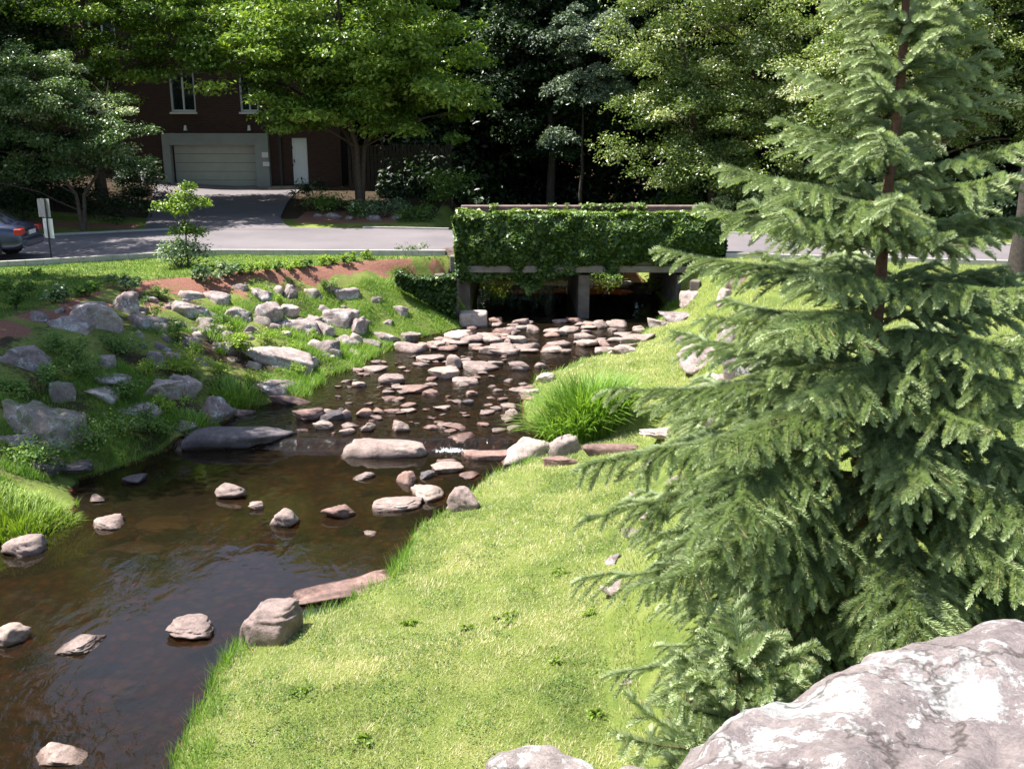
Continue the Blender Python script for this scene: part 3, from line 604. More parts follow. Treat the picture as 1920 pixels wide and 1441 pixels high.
# ------------------------------------------------------------------ foliage tools
def leaves(P, Nrm, size, tint, asp=.55, rs=None):
    """rhombic leaves at P facing Nrm"""
    r_ = rs or rng; n = len(P); Nn = Nrm/(np.linalg.norm(Nrm, axis=1)[:, None]+1e-9)
    A = r_.normal(size=(n, 3)); A -= (A*Nn).sum(1)[:, None]*Nn; A /= np.linalg.norm(A, axis=1)[:, None]+1e-9; B = np.cross(Nn, A)
    s = (size*r_.uniform(.7, 1.25, n))[:, None]
    V = np.stack([P-A*s*.5, P+B*s*asp*.5+Nn*s*.06, P+A*s*.5-Nn*s*.08, P-B*s*asp*.5+Nn*s*.06], 1).reshape(-1, 3)
    F = np.arange(n*4).reshape(-1, 4); return V, F, np.repeat(tint, 4)
def clump_leaves(mb, C, rad, per, size, flat=.55, up=.7, tvar=.18, tbase=.5, asp=.55, droop=0):
    n = len(C)*per; ci = np.repeat(np.arange(len(C)), per)
    D = rng.normal(size=(n, 3)); D /= np.linalg.norm(D, axis=1)[:, None]; D[:, 2] = np.abs(D[:, 2])*rng.choice([1, 1, 1, -.7], n)
    rr = rad[ci]*rng.uniform(0, 1, n)**.45
    irr = 1+.35*vn3(C[ci]+D*3, .9, 3)
    P = C[ci]+D*(rr*irr)[:, None]*np.array([1, 1, flat]); P[:, 2] -= droop*(np.hypot(P[:,0]-C[ci][:,0], P[:,1]-C[ci][:,1])/rad[ci])**2*rad[ci]
    Nn = D*.5+rng.normal(size=(n, 3))*.55+np.array([0, 0, up])
    ct = rng.normal(0, tvar, len(C))[ci]; t = np.clip(tbase+ct+rng.normal(0, .17, n), 0, 1)
    mb.add(*leaves(P, Nn, size, t, asp))
def limb(mb, a, b, r0, r1, sag=.15, wob=.12, n=6):
    a = np.array(a, float); b = np.array(b, float); t = np.linspace(0, 1, n)[:, None]; L = np.linalg.norm(b-a)
    P = a*(1-t)+b*t; P[:, 2] += np.sin(t[:, 0]*math.pi)*sag*L*.5; P[1:-1] += rng.normal(0, wob*L*.12, (n-2, 3))
    mb.tube(P, np.linspace(r0, r1, n), 6)
def deciduous(name, base, H_, ell, ncl, clr, per, size, mat, label, bark='bark', r0=.22, lean=(0, 0), flat=.5, fork=1, group=None, tbase=.5, cat='tree', droop=0, nlimb=26, up=.7, shellp=.33):
    """ell: list of crown ellipsoids (cx,cy,cz,rx,ry,rz) in world places"""
    x0, y0, z0 = base; root = thing(name, base, label, cat, group); o3 = np.array(base)
    tr = MB(); top = np.array([lean[0], lean[1], H_*.85]); tops = []
    for k in range(fork):
        a = 2*math.pi*k/max(fork, 1)+.4; off = np.array([math.cos(a), math.sin(a), 0])*(.22*H_ if fork > 1 else 0)
        t = np.linspace(0, 1, 9)[:, None]; P = top*t + off*(t**.8)*(fork > 1) + rng.normal(0, .03, (9, 3))*[1, 1, .2]; P[0] = (0, 0, -.15)
        if fork > 1: P[:3] = P[:3]*[[.3, .3, 1]]
        tr.tube(P, r0*(1-.82*t[:, 0])*(1+.35*np.exp(-t[:, 0]*18))*(1 if fork == 1 else .72), 9); tops.append(P)
    vol = np.array([e[3]*e[4]*e[5] for e in ell]); ei = rng.choice(len(ell), ncl, p=vol/vol.sum())
    E = np.array(ell)[ei]; D = rng.normal(size=(ncl, 3)); D /= np.linalg.norm(D, axis=1)[:, None]
    C = E[:, :3]+D*(rng.uniform(0, 1, ncl)**shellp)[:, None]*E[:, 3:]-o3
    rad = clr*rng.uniform(.6, 1.35, ncl)
    mb = MB(); clump_leaves(mb, C, rad, per, size, flat, up, tbase=tbase, droop=droop)
    for i in rng.choice(ncl, min(nlimb, ncl), replace=False):
        P = tops[int(i) % len(tops)]; zt = np.clip(C[i][2]-.35*np.hypot(*C[i][:2]), H_*.12, H_*.75); j = np.argmin(np.abs(P[:, 2]-zt))
        limb(tr, P[j], C[i]-[0, 0, clr*.15], r0*.28*(1-.6*P[j][2]/H_), r0*.06)
    tr.build('trunk', M[bark], root, smooth=True); mb.build('crown', M[mat], root)
    return root

# ------------------------------------------------------------------ spruce beside the wall
def needle_template(m, seed):
    r_ = np.random.default_rng(seed); t = np.sort(r_.uniform(0.02, 1.0, m)); ph = r_.uniform(0, 2*math.pi, m)
    return t, ph, r_.uniform(.8, 1.15, m)
TALL = [1.6, 1.95, 2.15, 2.1, 1.5, .64, .46, .26, .04]
LOW = [1.9, 2.2, 2.3, 2.3, 2.2, 1.9, 1.5, 1.0, .2]
def spruce(base, Ht, R0, label, prof=TALL, seed=3, dens=1.0, nl=.037, nw=.0056, per=240):
    r_ = np.random.default_rng(seed); root = thing('spruce_tree', base, label, 'spruce')
    tr = MB(); n = 16; t = np.linspace(0, 1, n); P = np.zeros((n, 3)); P[:, 2] = t*Ht-.1; P[1:, :2] += r_.normal(0, .012, (n-1, 2)); tr.tube(P, .062*(1-t)**.9+.006, 10)
    S0 = []; S1 = []; SK = []; ST = []; SP = []           # shoots: start, vector, sag, tint, scale
    br = MB()
    h = .12; wi = 0
    while h < Ht*.97:
        f = h/Ht; L0 = R0/2.5*(1.0)*np.interp(f, [0, .08, .2, .3, .47, .63, .72, .85, 1], prof); nb = 6 if f < .75 else 5
        a0 = r_.uniform(0, 6.28)
        for k in range(nb+(2 if f < .6 else 1)):
            a = a0+2*math.pi*k/(nb+1)+r_.normal(0, .22); L = L0*r_.uniform(.72, 1.12 if f < .35 else 1.02)*(1 if k < nb else .6)
            L = max(L, .15); hh = h+r_.normal(0, .06)
            d = np.array([math.cos(a), math.sin(a), 0]); side = np.array([-d[1], d[0], 0])
            ns = max(5, int(L/.12)); s = np.linspace(0, 1, ns+1)
            el = (.10+.75*f**1.5)                                  # rise of the limb at the trunk
            z = L*(el*s - (.50-.45*f)*s**2 + (.14)*s**4)
            wob = np.cumsum(r_.normal(0, .02, ns+1))*L
            C = d*(s*L)[:, None]+side*wob[:, None]; C[:, 2] = hh+z
            br.tube(C, np.linspace(.005+.005*L, .002, ns+1), 5, cap=False)
            for i in range(1, ns+1):
                T = C[i]-C[i-1]; Tn = T/np.linalg.norm(T); ln = np.linalg.norm(T)
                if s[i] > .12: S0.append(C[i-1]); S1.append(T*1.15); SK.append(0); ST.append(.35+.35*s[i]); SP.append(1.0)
                if s[i] < .16: continue
                # side shoots: fat drooping fingers, the longer ones forked
                for sg in (-1, 1):
                    if r_.random() > .92*dens: continue
                    l2 = min(.52, L*.30*(1-s[i])+.15)*r_.uniform(.75, 1.2)*min(1, .45+s[i]*1.6)
                    u = Tn*.85+side*sg*.75; u[2] += .05; u /= np.linalg.norm(u); n2 = max(1, int(round(l2/.19)))
                    pp = C[i]-T*r_.uniform(0, .6); dr = r_.uniform(.15, .5)*(1.05-.5*f); pts = [pp.copy()]
                    for j in range(n2):
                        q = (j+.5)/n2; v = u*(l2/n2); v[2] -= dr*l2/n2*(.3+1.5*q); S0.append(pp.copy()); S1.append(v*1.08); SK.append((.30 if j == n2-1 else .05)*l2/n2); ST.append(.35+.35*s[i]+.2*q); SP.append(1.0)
                        if n2 > 1 and (j > 0 or l2 > .3):
                            for sg2 in (-1, 1):
                                if r_.random() < .8*dens:
                                    w = u*.85+np.cross(u, [0, 0, 1.])*sg2*.6; w /= np.linalg.norm(w); l3 = r_.uniform(.13, .21); w[2] -= r_.uniform(.0, .35)
                                    S0.append(pp+v*r_.uniform(.0, .5)); S1.append(w*l3); SK.append(r_.uniform(.2, .6)*l3); ST.append(.45+.3*s[i]+r_.normal(0, .1)); SP.append(.95)
                        pp = pp+v; pts.append(pp.copy())
                    br.tube(np.array(pts), np.linspace(.0035, .0015, len(pts)), 3, cap=False)
        h += (.225 if f < .38 else .27 if f < .55 else .30)*r_.uniform(.85, 1.15)*min(1, Ht/3.2); wi += 1
    # leader
    S0.append(np.array([0, 0, Ht*.93])); S1.append(np.array([0, 0, .4])); SK.append(0); ST.append(.8); SP.append(1)
    S0 = np.array(S0); S1 = np.array(S1); SK = np.array(SK); ST = np.array(ST); SP = np.array(SP); n = len(S0); L = np.linalg.norm(S1, axis=1)
    T = S1/L[:, None]; A = np.cross(T, [0, 0, 1.0]); A /= np.linalg.norm(A, axis=1)[:, None]+1e-9; B = np.cross(A, T)
    cnt = np.clip((per*L/.18).astype(int), 60, 340); idx = np.repeat(np.arange(n), cnt); m = len(idx)
    t = r_.uniform(.0, 1.03, m); ph = r_.uniform(0, 2*math.pi, m)
    rad = np.cos(ph)[:, None]*A[idx]+np.sin(ph)[:, None]*B[idx]; up = np.maximum(np.sin(ph), -.2)
    end = np.clip((1.06-t)/.2, .35, 1)
    l = nl*SP[idx]*r_.uniform(.8, 1.15, m)*end
    p0 = S0[idx]+S1[idx]*t[:, None]; p0[:, 2] -= SK[idx]*t**2; p0 = p0+rad*.003
    dirn = rad*.70+T[idx]*.68; dirn[:, 2] += .10; dirn /= np.linalg.norm(dirn, axis=1)[:, None]
    tip = p0+dirn*l[:, None]; wd = np.cross(dirn, rad+T[idx]*.01); wd = np.cross(T[idx], rad); wd /= np.linalg.norm(wd, axis=1)[:, None]+1e-9
    w = (nw*.5*r_.uniform(.8, 1.2, m))[:, None]
    V = np.stack([p0-wd*w, p0+wd*w, tip+wd*w*.35, tip-wd*w*.35], 1).reshape(-1, 3)
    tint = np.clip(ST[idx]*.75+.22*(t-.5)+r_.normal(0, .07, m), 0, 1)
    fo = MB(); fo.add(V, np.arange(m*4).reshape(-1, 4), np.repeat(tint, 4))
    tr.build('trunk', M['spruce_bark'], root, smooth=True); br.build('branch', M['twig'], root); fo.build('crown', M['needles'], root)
    return root
sx, sy = 2.62, 7.05
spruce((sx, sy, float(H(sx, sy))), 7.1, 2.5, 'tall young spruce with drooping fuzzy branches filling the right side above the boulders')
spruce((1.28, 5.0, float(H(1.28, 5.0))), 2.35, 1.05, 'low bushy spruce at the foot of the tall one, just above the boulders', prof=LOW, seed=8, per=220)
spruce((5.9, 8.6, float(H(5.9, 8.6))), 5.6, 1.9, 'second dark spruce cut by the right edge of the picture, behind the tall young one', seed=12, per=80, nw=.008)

# ------------------------------------------------------------------ grass
def blades(mb, P, hgt, wid, lean, tint, r_=rng):
    n = len(P); a = r_.uniform(0, 2*math.pi, n); d = np.stack([np.cos(a), np.sin(a), np.zeros(n)], 1); s = np.stack([-d[:, 1], d[:, 0], np.zeros(n)], 1)
    h = hgt*r_.uniform(.6, 1.3, n); w = wid*r_.uniform(.7, 1.3, n); l = lean*r_.uniform(.2, 1.4, n)*h
    a0 = P-s*w[:, None]*.5; a1 = P+s*w[:, None]*.5; tip = P+d*l[:, None]; tip[:, 2] += h
    mb.add(np.stack([a0, a1, tip], 1).reshape(-1, 3), np.arange(n*3).reshape(-1, 3), np.repeat(np.clip(tint, 0, 1), 3))
def scatter(n, x0, x1, y0, y1, pw=1.0):
    x = rng.uniform(x0, x1, n); y = y0+(y1-y0)*rng.uniform(0, 1, n)**pw; return x, y
def put(x, y, dz=-.005): return np.stack([x, y, H(x, y)+dz], 1)
# mown lawn on the right bank (with rougher edge)
mb = MB()
for (n, y0, y1, hg, wd) in ((210000, 6.2, 11, .038, .0075), (130000, 11, 18, .042, .010), (80000, 18, 30, .05, .016)):
    x, y = scatter(n, -3.6, 6.5, y0, y1); k = (x > xR(y)+.0)&(x < xS(y)+.25); x, y = x[k], y[k]
    bare = (vn(x, y, .55, 28)+.4*vn(x, y, .18, 29) > .62)&(rng.random(len(x)) < .34); x, y = x[~bare], y[~bare]; worn = sstep(.35, .75, vn(x, y, .55, 28)+.4*vn(x, y, .18, 29)); t = .46+.30*vn(x, y, .9, 21)+.24*vn(x, y, .17, 22)+rng.normal(0, .2, len(x)); dry = rng.random(len(x)) < .10+.16*np.clip(vn(x, y, .8, 23), 0, 1)+.55*worn; t = np.where(dry, .95, t)
    blades(mb, put(x, y), np.full(len(x), hg)*(1+.4*vn(x, y, .35, 24)), wd, .9, t)
tag(mb.build('lawn_grass', M['grass']), 'short yellow green grass of the bench between stream and spruce', 'grass', kind='stuff')
mb = MB(); x, y = scatter(90000, -3.6, 4.5, 6.2, 20); k = (x > xR(y)+.15)&(x < xS(y))&(vn(x, y, .45, 26)+.5*vn(x, y, .15, 27) > .25); x, y = x[k], y[k]
P = put(x, y, .0); P[:, 2] += rng.uniform(.015, .05, len(x)); mb.add(*leaves(P, rng.normal(size=(len(x), 3))*.35+[0, 0, 1], .022, np.clip(.35+rng.normal(0, .25, len(x)), 0, 1), .9))
tag(mb.build('clover', M['herb']), 'patches of clover leaves mixed into the mown lawn', 'clover', kind='stuff')
mb = MB()
x, y = scatter(60000, -3.6, 6.5, 6.5, 30, 1.3); off = x-xR(y); k = (off > -.10)&(off < .22+.18*vn(x, y, .5, 31)); x, y = x[k], y[k]
blades(mb, put(x, y), .10*(1+.7*vn(x, y, .4, 32))+.03, .008+.0004*y, .8, .45+rng.normal(0, .18, len(x)))
x, y = scatter(46000, -3.6, 1.2, 6.3, 13.5); off = x-xR(y); k = (off > -.12)&(off < .10+.3*np.clip(vn(x, y, .7, 33), -.2, 1)); x, y = x[k], y[k]
blades(mb, put(x, y), .15*(1+.6*vn(x, y, .3, 34))+.02, .008, .7, .5+rng.normal(0, .2, len(x)))
tag(mb.build('edge_grass', M['long_grass']), 'longer unmown grass hanging over the water along the lawn edge', 'grass', kind='stuff')
# right plateau and slope
mb = MB(); x, y = scatter(170000, .8, 16, 3.4, 29, .85); k = (x > xS(y)+.1); x, y = x[k], y[k]; dn = vn(x, y, .8, 41); k = (dn > -.55)|(x > xU(y)+.4); x, y = x[k], y[k]
k = np.hypot(x-2.7, y-7.05) > .8; x, y = x[k], y[k]
blades(mb, put(x, y), .07, .014, .8, .45+.2*vn(x, y, 1.1, 42)+rng.normal(0, .15, len(x)))
tag(mb.build('meadow_grass', M['grass']), 'grass on the upper right bank behind the spruce', 'grass', kind='stuff')
# left bank weeds and grass
mb = MB(); x, y = scatter(420000, -15, -.9, 11.5, 30.0); q = (x-xT(y))/(xL(y)-xT(y)); dn = vn(x, y, 1.0, 51)+.5*vn(x, y, .35, 52)
k = (q > .12)&(q < 1.02)&((dn > .12-.55*sstep(.5, .95, q)-.75*(y > 25.0)*(q > .25)))&((q > .3)|(dn > .45)); x, y, q = x[k], y[k], q[k]
blades(mb, put(x, y), (.12+.09*vn(x, y, .5, 53))*(1-.35*(y > 25)), .013, .8, .45+.25*vn(x, y, .6, 54)+.12*(y > 24)+rng.normal(0, .16, len(x)))
tag(mb.build('bank_grass', M['long_grass']), 'wild grass and weeds between the rocks of the left bank', 'grass', kind='stuff')
# left lawn by the road and grass beyond the road
mb = MB(); x, y = scatter(150000, -20, -1.5, 15, 31); RN = lambda x: np.interp(x, [-19,-13.7,-9.1,-1.6,6.2,14.3], [25.6,27.85,30.3,30.1,29.5,27.7])
k = (x < xT(y)-.05)&(y < RN(x)-.12); x, y = x[k], y[k]
blades(mb, put(x, y), .055, .022, .8, .5+.2*vn(x, y, 1.2, 61)+rng.normal(0, .12, len(x)))
x, y = scatter(60000, -1, 26, 36, 47); k = (y > np.interp(x, [-2, 7.3, 16, 30], [36.9, 35.8, 32, 30]))&((x > xR(y)+.2)|(x < xL(y)-.1)); x, y = x[k], y[k]
blades(mb, put(x, y), .1, .035, .8, .5+.2*vn(x, y, 1.2, 62)+rng.normal(0, .15, len(x)))
tag(mb.build('road_lawn', M['far_grass']), 'mown grass strips on both sides of the road', 'grass', kind='stuff')
# tufts
def tuft(name, px, py, rx, ry, n, h, wid, mat, label, cat, arch=.8, tb=.5, group=None):
    x0, y0, z0, t = hit(px, py); root = None; mb = MB(); K = 5
    a = rng.uniform(0, 2*math.pi, n); rr = np.sqrt(rng.uniform(0, 1, n)); bx = rx*rr*np.cos(a); by = ry*rr*np.sin(a)
    bz = H(x0+bx, y0+by)-z0; da = a+rng.normal(0, .8, n); d = np.stack([np.cos(da), np.sin(da), np.zeros(n)], 1); s = np.stack([-d[:, 1], d[:, 0], np.zeros(n)], 1)
    hh = h*rng.uniform(.55, 1.1, n)*(1-.25*rr); ar = arch*rng.uniform(.25, 1.2, n)*hh*(.5+.7*rr); V = []
    for k in range(K):
        q = k/(K-1); c = np.stack([bx, by, bz-.02], 1)+d*(ar*q**2)[:, None]; c[:, 2] += hh*(q-.42*q**3*np.clip(ar/hh, 0, 1)); w = wid*.5*(1-q**2.5)+.0008
        V += [c-s*w, c+s*w]
    V = np.stack(V, 1).reshape(-1, 3); base = np.arange(n)[:, None, None]*2*K; q = np.array([[2*k, 2*k+1, 2*k+3, 2*k+2] for k in range(K-1)])[None]
    mb.add(V, (base+q).reshape(-1, 4), np.repeat(np.clip(tb+rng.normal(0, .2, n), 0, 1), 2*K))
    o = mb.build(name, M[mat]); o.location = (x0, y0, z0); return tag(o, label, cat, group)
tuft('grass_clump', 1095, 802, .8, .5, 1700, 1.32, .028, 'long_grass', 'tall clump of arching strap leaves on the lawn tip above the weir', 'grass clump', .8, .6)
tuft('grass_tuft', 35, 985, 1.0, .8, 3200, .34, .012, 'yellow_herb', 'bright sunlit tuft of grass at the left edge beside the dark pool', 'grass tuft', .9, .4)
tuft('grass_tuft', 443, 745, .52, .42, 700, .36, .013, 'long_grass', 'soft grass tuft at the waterline beside the flat pale rock', 'grass tuft', .9, .7)
tuft('grass_tuft', 365, 800, .5, .35, 700, .32, .012, 'long_grass', 'grass tuft in front of the tall grey boulder at the inlet', 'grass tuft', .9, .65)
tuft('grass_tuft', 1275, 560, .5, .35, 300, .3, .02, 'long_grass', 'grass tuft near the right bridge abutment', 'grass tuft', .8, .6)
# small plants
def bush(name, px, py, w, h, n, size, mat, label, cat='plant', group=None, flat=.8, stem=True, tb=.5, asp=.6, pos=None, droop=.1, lift=0):
    x0, y0, z0, t = pos or hit(px, py)
    root = thing(name, (x0, y0, z0), label, cat, group); mb = MB(); n = int(n*1.7); nc = max(6, int(n/75))
    C = rng.normal(size=(nc, 3))*[w*.22, w*.2, h*.2]+[0, 0, lift+h*.52]; rad = np.full(nc, w*.24)*rng.uniform(.7, 1.3, nc)
    clump_leaves(mb, C, rad, int(n/nc), size, flat, .9, .12, tb, asp, droop); mb.build('leaves', M[mat], root)
    s = MB()
    for i in range(min(nc, 9)): limb(s, (rng.normal(0, .02), rng.normal(0, .02), -.03), C[i], .008+.006*h, .004, .05, .1, 4)
    s.build('stem', M['bark'], root); return root
GP = 'small plants on the left bank'
for (px, py, w, h, n, sz, mt, lab) in [
 (448, 672, .75, .75, 520, .07, 'yellow_herb', 'bright yellow green bushy plant in the middle of the sunny bank'),
 (330, 640, .7, .5, 360, .06, 'herb', 'weedy green plant below the sapling on the bank'),
 (290, 600, .45, .5, 220, .05, 'herb', 'small upright weed left of the mulch patch'),
 (350, 700, .9, .4, 420, .06, 'yellow_herb', 'low sunny plant mat above the bright-topped rock'),
 (395, 640, .5, .45, 260, .05, 'herb', 'fine-leaved weed left of the bright yellow green plant'),
 (525, 585, .35, .55, 200, .05, 'yellow_herb', 'upright pale plant beside the nearly white block'),
 (468, 720, .6, .3, 240, .05, 'yellow_herb', 'yellow plants between the two large lower rocks'),
 (225, 660, .9, .4, 420, .06, 'herb', 'green weeds in the half shade of the bank'),
 (270, 705, .6, .35, 260, .06, 'yellow_herb', 'sun-struck weeds beside the small tan rock'),
 (120, 665, .9, .4, 420, .07, 'herb', 'shaded weeds below the lichened rock'),
 (180, 830, 1.3, .4, 620, .06, 'herb', 'dark green cover of leaves at the shaded waterline'),
 (280, 810, 1.0, .35, 520, .06, 'herb', 'leafy cover behind the long dark slab'),
 (60, 870, 1.1, .4, 520, .07, 'herb', 'leafy plants above the bright grass tuft'),
 (560, 660, .5, .25, 220, .05, 'yellow_herb', 'yellow green weed right of the large sloping slab'),
 (620, 545, .5, .3, 220, .06, 'herb', 'green weed at the end of the mulch'),
 (25, 560, 1.0, .6, 420, .09, 'herb', 'leafy plant on the far left bank top'),
 (420, 610, .5, .35, 240, .05, 'herb', 'fine weed in front of the pink flat rock'), (500, 640, .6, .35, 260, .05, 'yellow_herb', 'sunny weed in front of the upright pink rock'), (590, 640, .5, .3, 200, .05, 'yellow_herb', 'weed between the stones right of the flat-topped rock'),
 (300, 560, .6, .35, 260, .06, 'herb', 'shaded weed in the mulch left of the sapling'), (360, 670, .6, .4, 300, .05, 'yellow_herb', 'feathery sunny weeds in the middle of the bank'), (410, 700, .7, .3, 300, .05, 'yellow_herb', 'low bright cover below the yellow green bushy plant'),
 (150, 700, .9, .4, 420, .06, 'herb', 'dark weeds between the shaded rocks'), (90, 720, .8, .35, 380, .06, 'herb', 'dark weeds by the tall thin rock'), (240, 750, .8, .3, 380, .06, 'herb', 'weeds around the dark block low on the bank'),
 (310, 770, .6, .3, 300, .05, 'yellow_herb', 'light weeds left of the tall grey boulder'), (30, 740, .8, .3, 380, .06, 'herb', 'dark weeds below the large dark rock at the edge'), (560, 700, .5, .25, 200, .05, 'yellow_herb', 'weed at the foot of the large sloping slab'),
]: bush('leafy_plant', px, py, w, h, n, sz, mt, lab, group=GP)
GB = 'border plants along the edge of the mulch'
for i, (px, py, w, h, mt, lab) in enumerate([
 (232, 548, .75, .4, 'variegated', 'pale-leaved hosta in shade above the pale wedge rock'), (100, 568, .7, .35, 'variegated', 'pale-leaved hosta in shade at the far left of the bank top'),
 (30, 580, .6, .35, 'herb', 'leafy plant at the far left corner of the bank top'), (165, 555, .55, .3, 'herb', 'dark plant between the two shaded hostas'),
 (385, 525, .75, .38, 'variegated', 'pale border plant under the variegated shrub'), (425, 520, .6, .35, 'variegated', 'second pale border plant right of the shrub')]):
    bush('hosta', px, py, w, h, 200, .13, mt, lab, 'hosta', GB, asp=.5)
for i, px in enumerate(range(455, 690, 21)):
    bush('border_plant', px, 516-(px-455)*.128, .42, .28, 120, .08, 'yellow_herb' if i % 3 else 'herb', ['first', 'second', 'third', 'fourth', 'fifth', 'sixth', 'seventh', 'eighth', 'ninth', 'tenth', 'eleventh', 'twelfth'][i]+' plant from the left in the low leafy row edging the mulch', 'plant', GB)
bush('flowering_plant', 775, 478, .75, .38, 200, .07, 'variegated', 'whitish flowering plant on the bank top left of the ivy', 'plant')
def weeds(px, py, lab):
    bush('broadleaf_weed', px, py, random.uniform(.14, .32), .05, random.randint(16, 40), .06, 'yellow_herb', lab, 'weed', 'broad-leaved weeds in the lawn', flat=.4, tb=.15)
for px, py, lab in ((1045, 1242, 'largest weed rosette, in the lawn left of the lowest spruce branches'), (955, 1160, 'weed rosette in the middle of the mown lawn'), (1110, 1150, 'weed rosette near the rocks at the spruce side of the lawn'), (1050, 1075, 'weed rosette highest up the near lawn'),
  (1120, 1345, 'weed rosette above the small white-blotched boulder'), (690, 1395, 'weed rosette at the bottom of the lawn near the water'), (770, 1170, 'weed rosette nearest to the largest boulder'), (880, 1180, 'weed rosette left of the one in the middle'), (560, 1300, 'weed rosette near the water edge at lower left of the lawn')):
    weeds(px, py, lab)

rock(1218, 552, 74, 26, 'stone_coping', 'sunlit reddish rock seen through the right bridge opening', 'rocks upstream of the bridge', sink=.5)
rock(1180, 540, 40, 14, 'bank_rock', 'smaller rock seen through the right bridge opening', 'rocks upstream of the bridge', sink=.5)
bush('grass_plant', 1240, 545, 1.6, .5, 400, .08, 'yellow_herb', 'bright plants seen through the right bridge opening', 'plant')
x0, y0, z0, t = hit(1118, 790); fl = thing('white_flower', (x0, y0-.35, z0), 'single white flower in front of the tall grass clump', 'flower')
mb = MB(); limb(mb, (0, 0, -.03), (.02, -.02, .62), .006, .004); mb.build('stem', M['herb'], fl)
mb = MB(); a = np.arange(6)*math.pi/3; mb.add(*leaves(np.stack([.02+.045*np.cos(a), -.02+.045*np.sin(a), .63+0*a], 1), np.stack([.5*np.cos(a), .5*np.sin(a)-.5, 1+0*a], 1), .10, np.full(6, .6), .6)); mb.build('petals', M['petal'], fl)
# ------------------------------------------------------------------ sapling and shrub on the lawn
x0, y0, z0, t = hit(352, 500)
root = thing('sapling', (x0, y0, z0), 'small cloud-shaped sapling with two leaf tiers on the lawn by the road', 'tree')
tr = MB(); limb(tr, (0, 0, -.05), (.0, 0, 1.95), .03, .012, .0, .2, 8); mb = MB()
C = np.array([[-.45,0,1.75],[-.2,.1,1.95],[.1,0,2.1],[.45,0,1.9],[.7,0,1.85],[-.75,0,1.75],[.15,-.2,1.75],[.2,.1,2.3],[-.15,0,1.6]])*[.85,1,.93]
clump_leaves(mb, C, np.full(len(C), .27), 190, .095, .7, .8, .12, .62)
C = np.array([[0,0,.98],[.25,.1,.92],[-.25,0,.95],[.12,-.15,1.1],[.42,0,.95]]); clump_leaves(mb, C, np.full(len(C), .27), 200, .08, .7, .8, .08, .35)
for c in [[-.45,0,1.6],[.4,0,1.7],[.1,0,2.0]]: limb(tr, (0, 0, 1.2), c, .012, .005)
tr.build('trunk', M['bark'], root); mb.build('crown', M['maple'], root)
bush('shrub', 338, 502, 1.35, .8, 900, .09, 'variegated', 'variegated whitish shrub at the foot of the sapling', 'shrub', tb=.55)

# ------------------------------------------------------------------ road, kerbs
def RF(x): return np.interp(x, [-40,-19,-15.7,-13,-10.5,-8,-4,-1.9,7.3,16,40], [30,33.3,34.7,36.2,37.6,37.4,36.8,36.4,35.3,31.6,22])
def RNf(x): return np.interp(x, [-40,-19,-13.7,-9.1,-1.6,6.2,14.3,40], [19,25.6,27.85,30.3,30.1,29.5,27.7,18])
def strip(name, xs_, lo, hi, zf, mat, ny=10, thick=0):
    mb = MB(); X = np.repeat(xs_[None], ny, 0); q = np.linspace(0, 1, ny)[:, None]; Y = lo(xs_)[None]*(1-q)+hi(xs_)[None]*q; Z = zf(X, Y); nx = len(xs_)
    i = np.arange(nx-1)[None]+np.arange(ny-1)[:, None]*nx; F = np.stack([i, i+1, i+1+nx, i+nx], -1).reshape(-1, 4)
    mb.add(np.stack([X, Y, Z], -1).reshape(-1, 3), F); o = mb.build(name, mat, smooth=True)
    if thick:
        m = o.modifiers.new('solid', 'SOLIDIFY'); m.thickness = thick; m.offset = -1
    return o
xr = np.linspace(-38, 38, 153)
tag(strip('road', xr, RNf, RF, lambda X, Y: 0*X-.02+.0, M['asphalt']), kind='structure')
def kerb(name, xa, xb, f, w):
    mb = MB(); x = np.arange(xa, xb, .4); c = f(x)
    for i in range(len(x)-1):
        a = math.atan2(c[i+1]-c[i], x[i+1]-x[i]); L = math.hypot(.4, c[i+1]-c[i])-.008
        mb.box(((x[i]+x[i+1])/2, (c[i]+c[i+1])/2+w, -.06), (L, .14, .2), a)
    return tag(mb.build(name, M['kerb']), kind='structure')
kerb('road_kerb', -30, -1.7, RNf, -.07); kerb('road_kerb', 6.3, 30, RNf, -.07)
kerb('road_kerb', -38, -11.5, RF, .07); kerb('road_kerb', 6.6, 30, RF, .07); kerb('road_kerb', -5.5, -2.2, RF, .07)
def DZ(y): return np.interp(y, [37, 40, 44, 48.3], [-.012, .12, .5, .80])
dy = np.linspace(36.6, 48, 30); mb = MB(); L_ = np.interp(dy, [36.6, 39, 42, 48], [-13.4, -14.2, -15.0, -16.9]); R_ = np.interp(dy, [36.6, 37.5, 40, 43, 48], [-7.4, -8.4, -9.2, -9.6, -9.8])
q = np.linspace(0, 1, 12); X = L_[:, None]*(1-q)+R_[:, None]*q; Y = dy[:, None]+0*X; Z = np.maximum(H(X, Y)+.04, DZ(Y)); i = np.arange(11)[None]+np.arange(29)[:, None]*12
mb.add(np.stack([X, Y, Z], -1).reshape(-1, 3), np.stack([i, i+1, i+13, i+12], -1).reshape(-1, 4)); tag(mb.build('driveway', M['asphalt'], smooth=True), kind='structure')

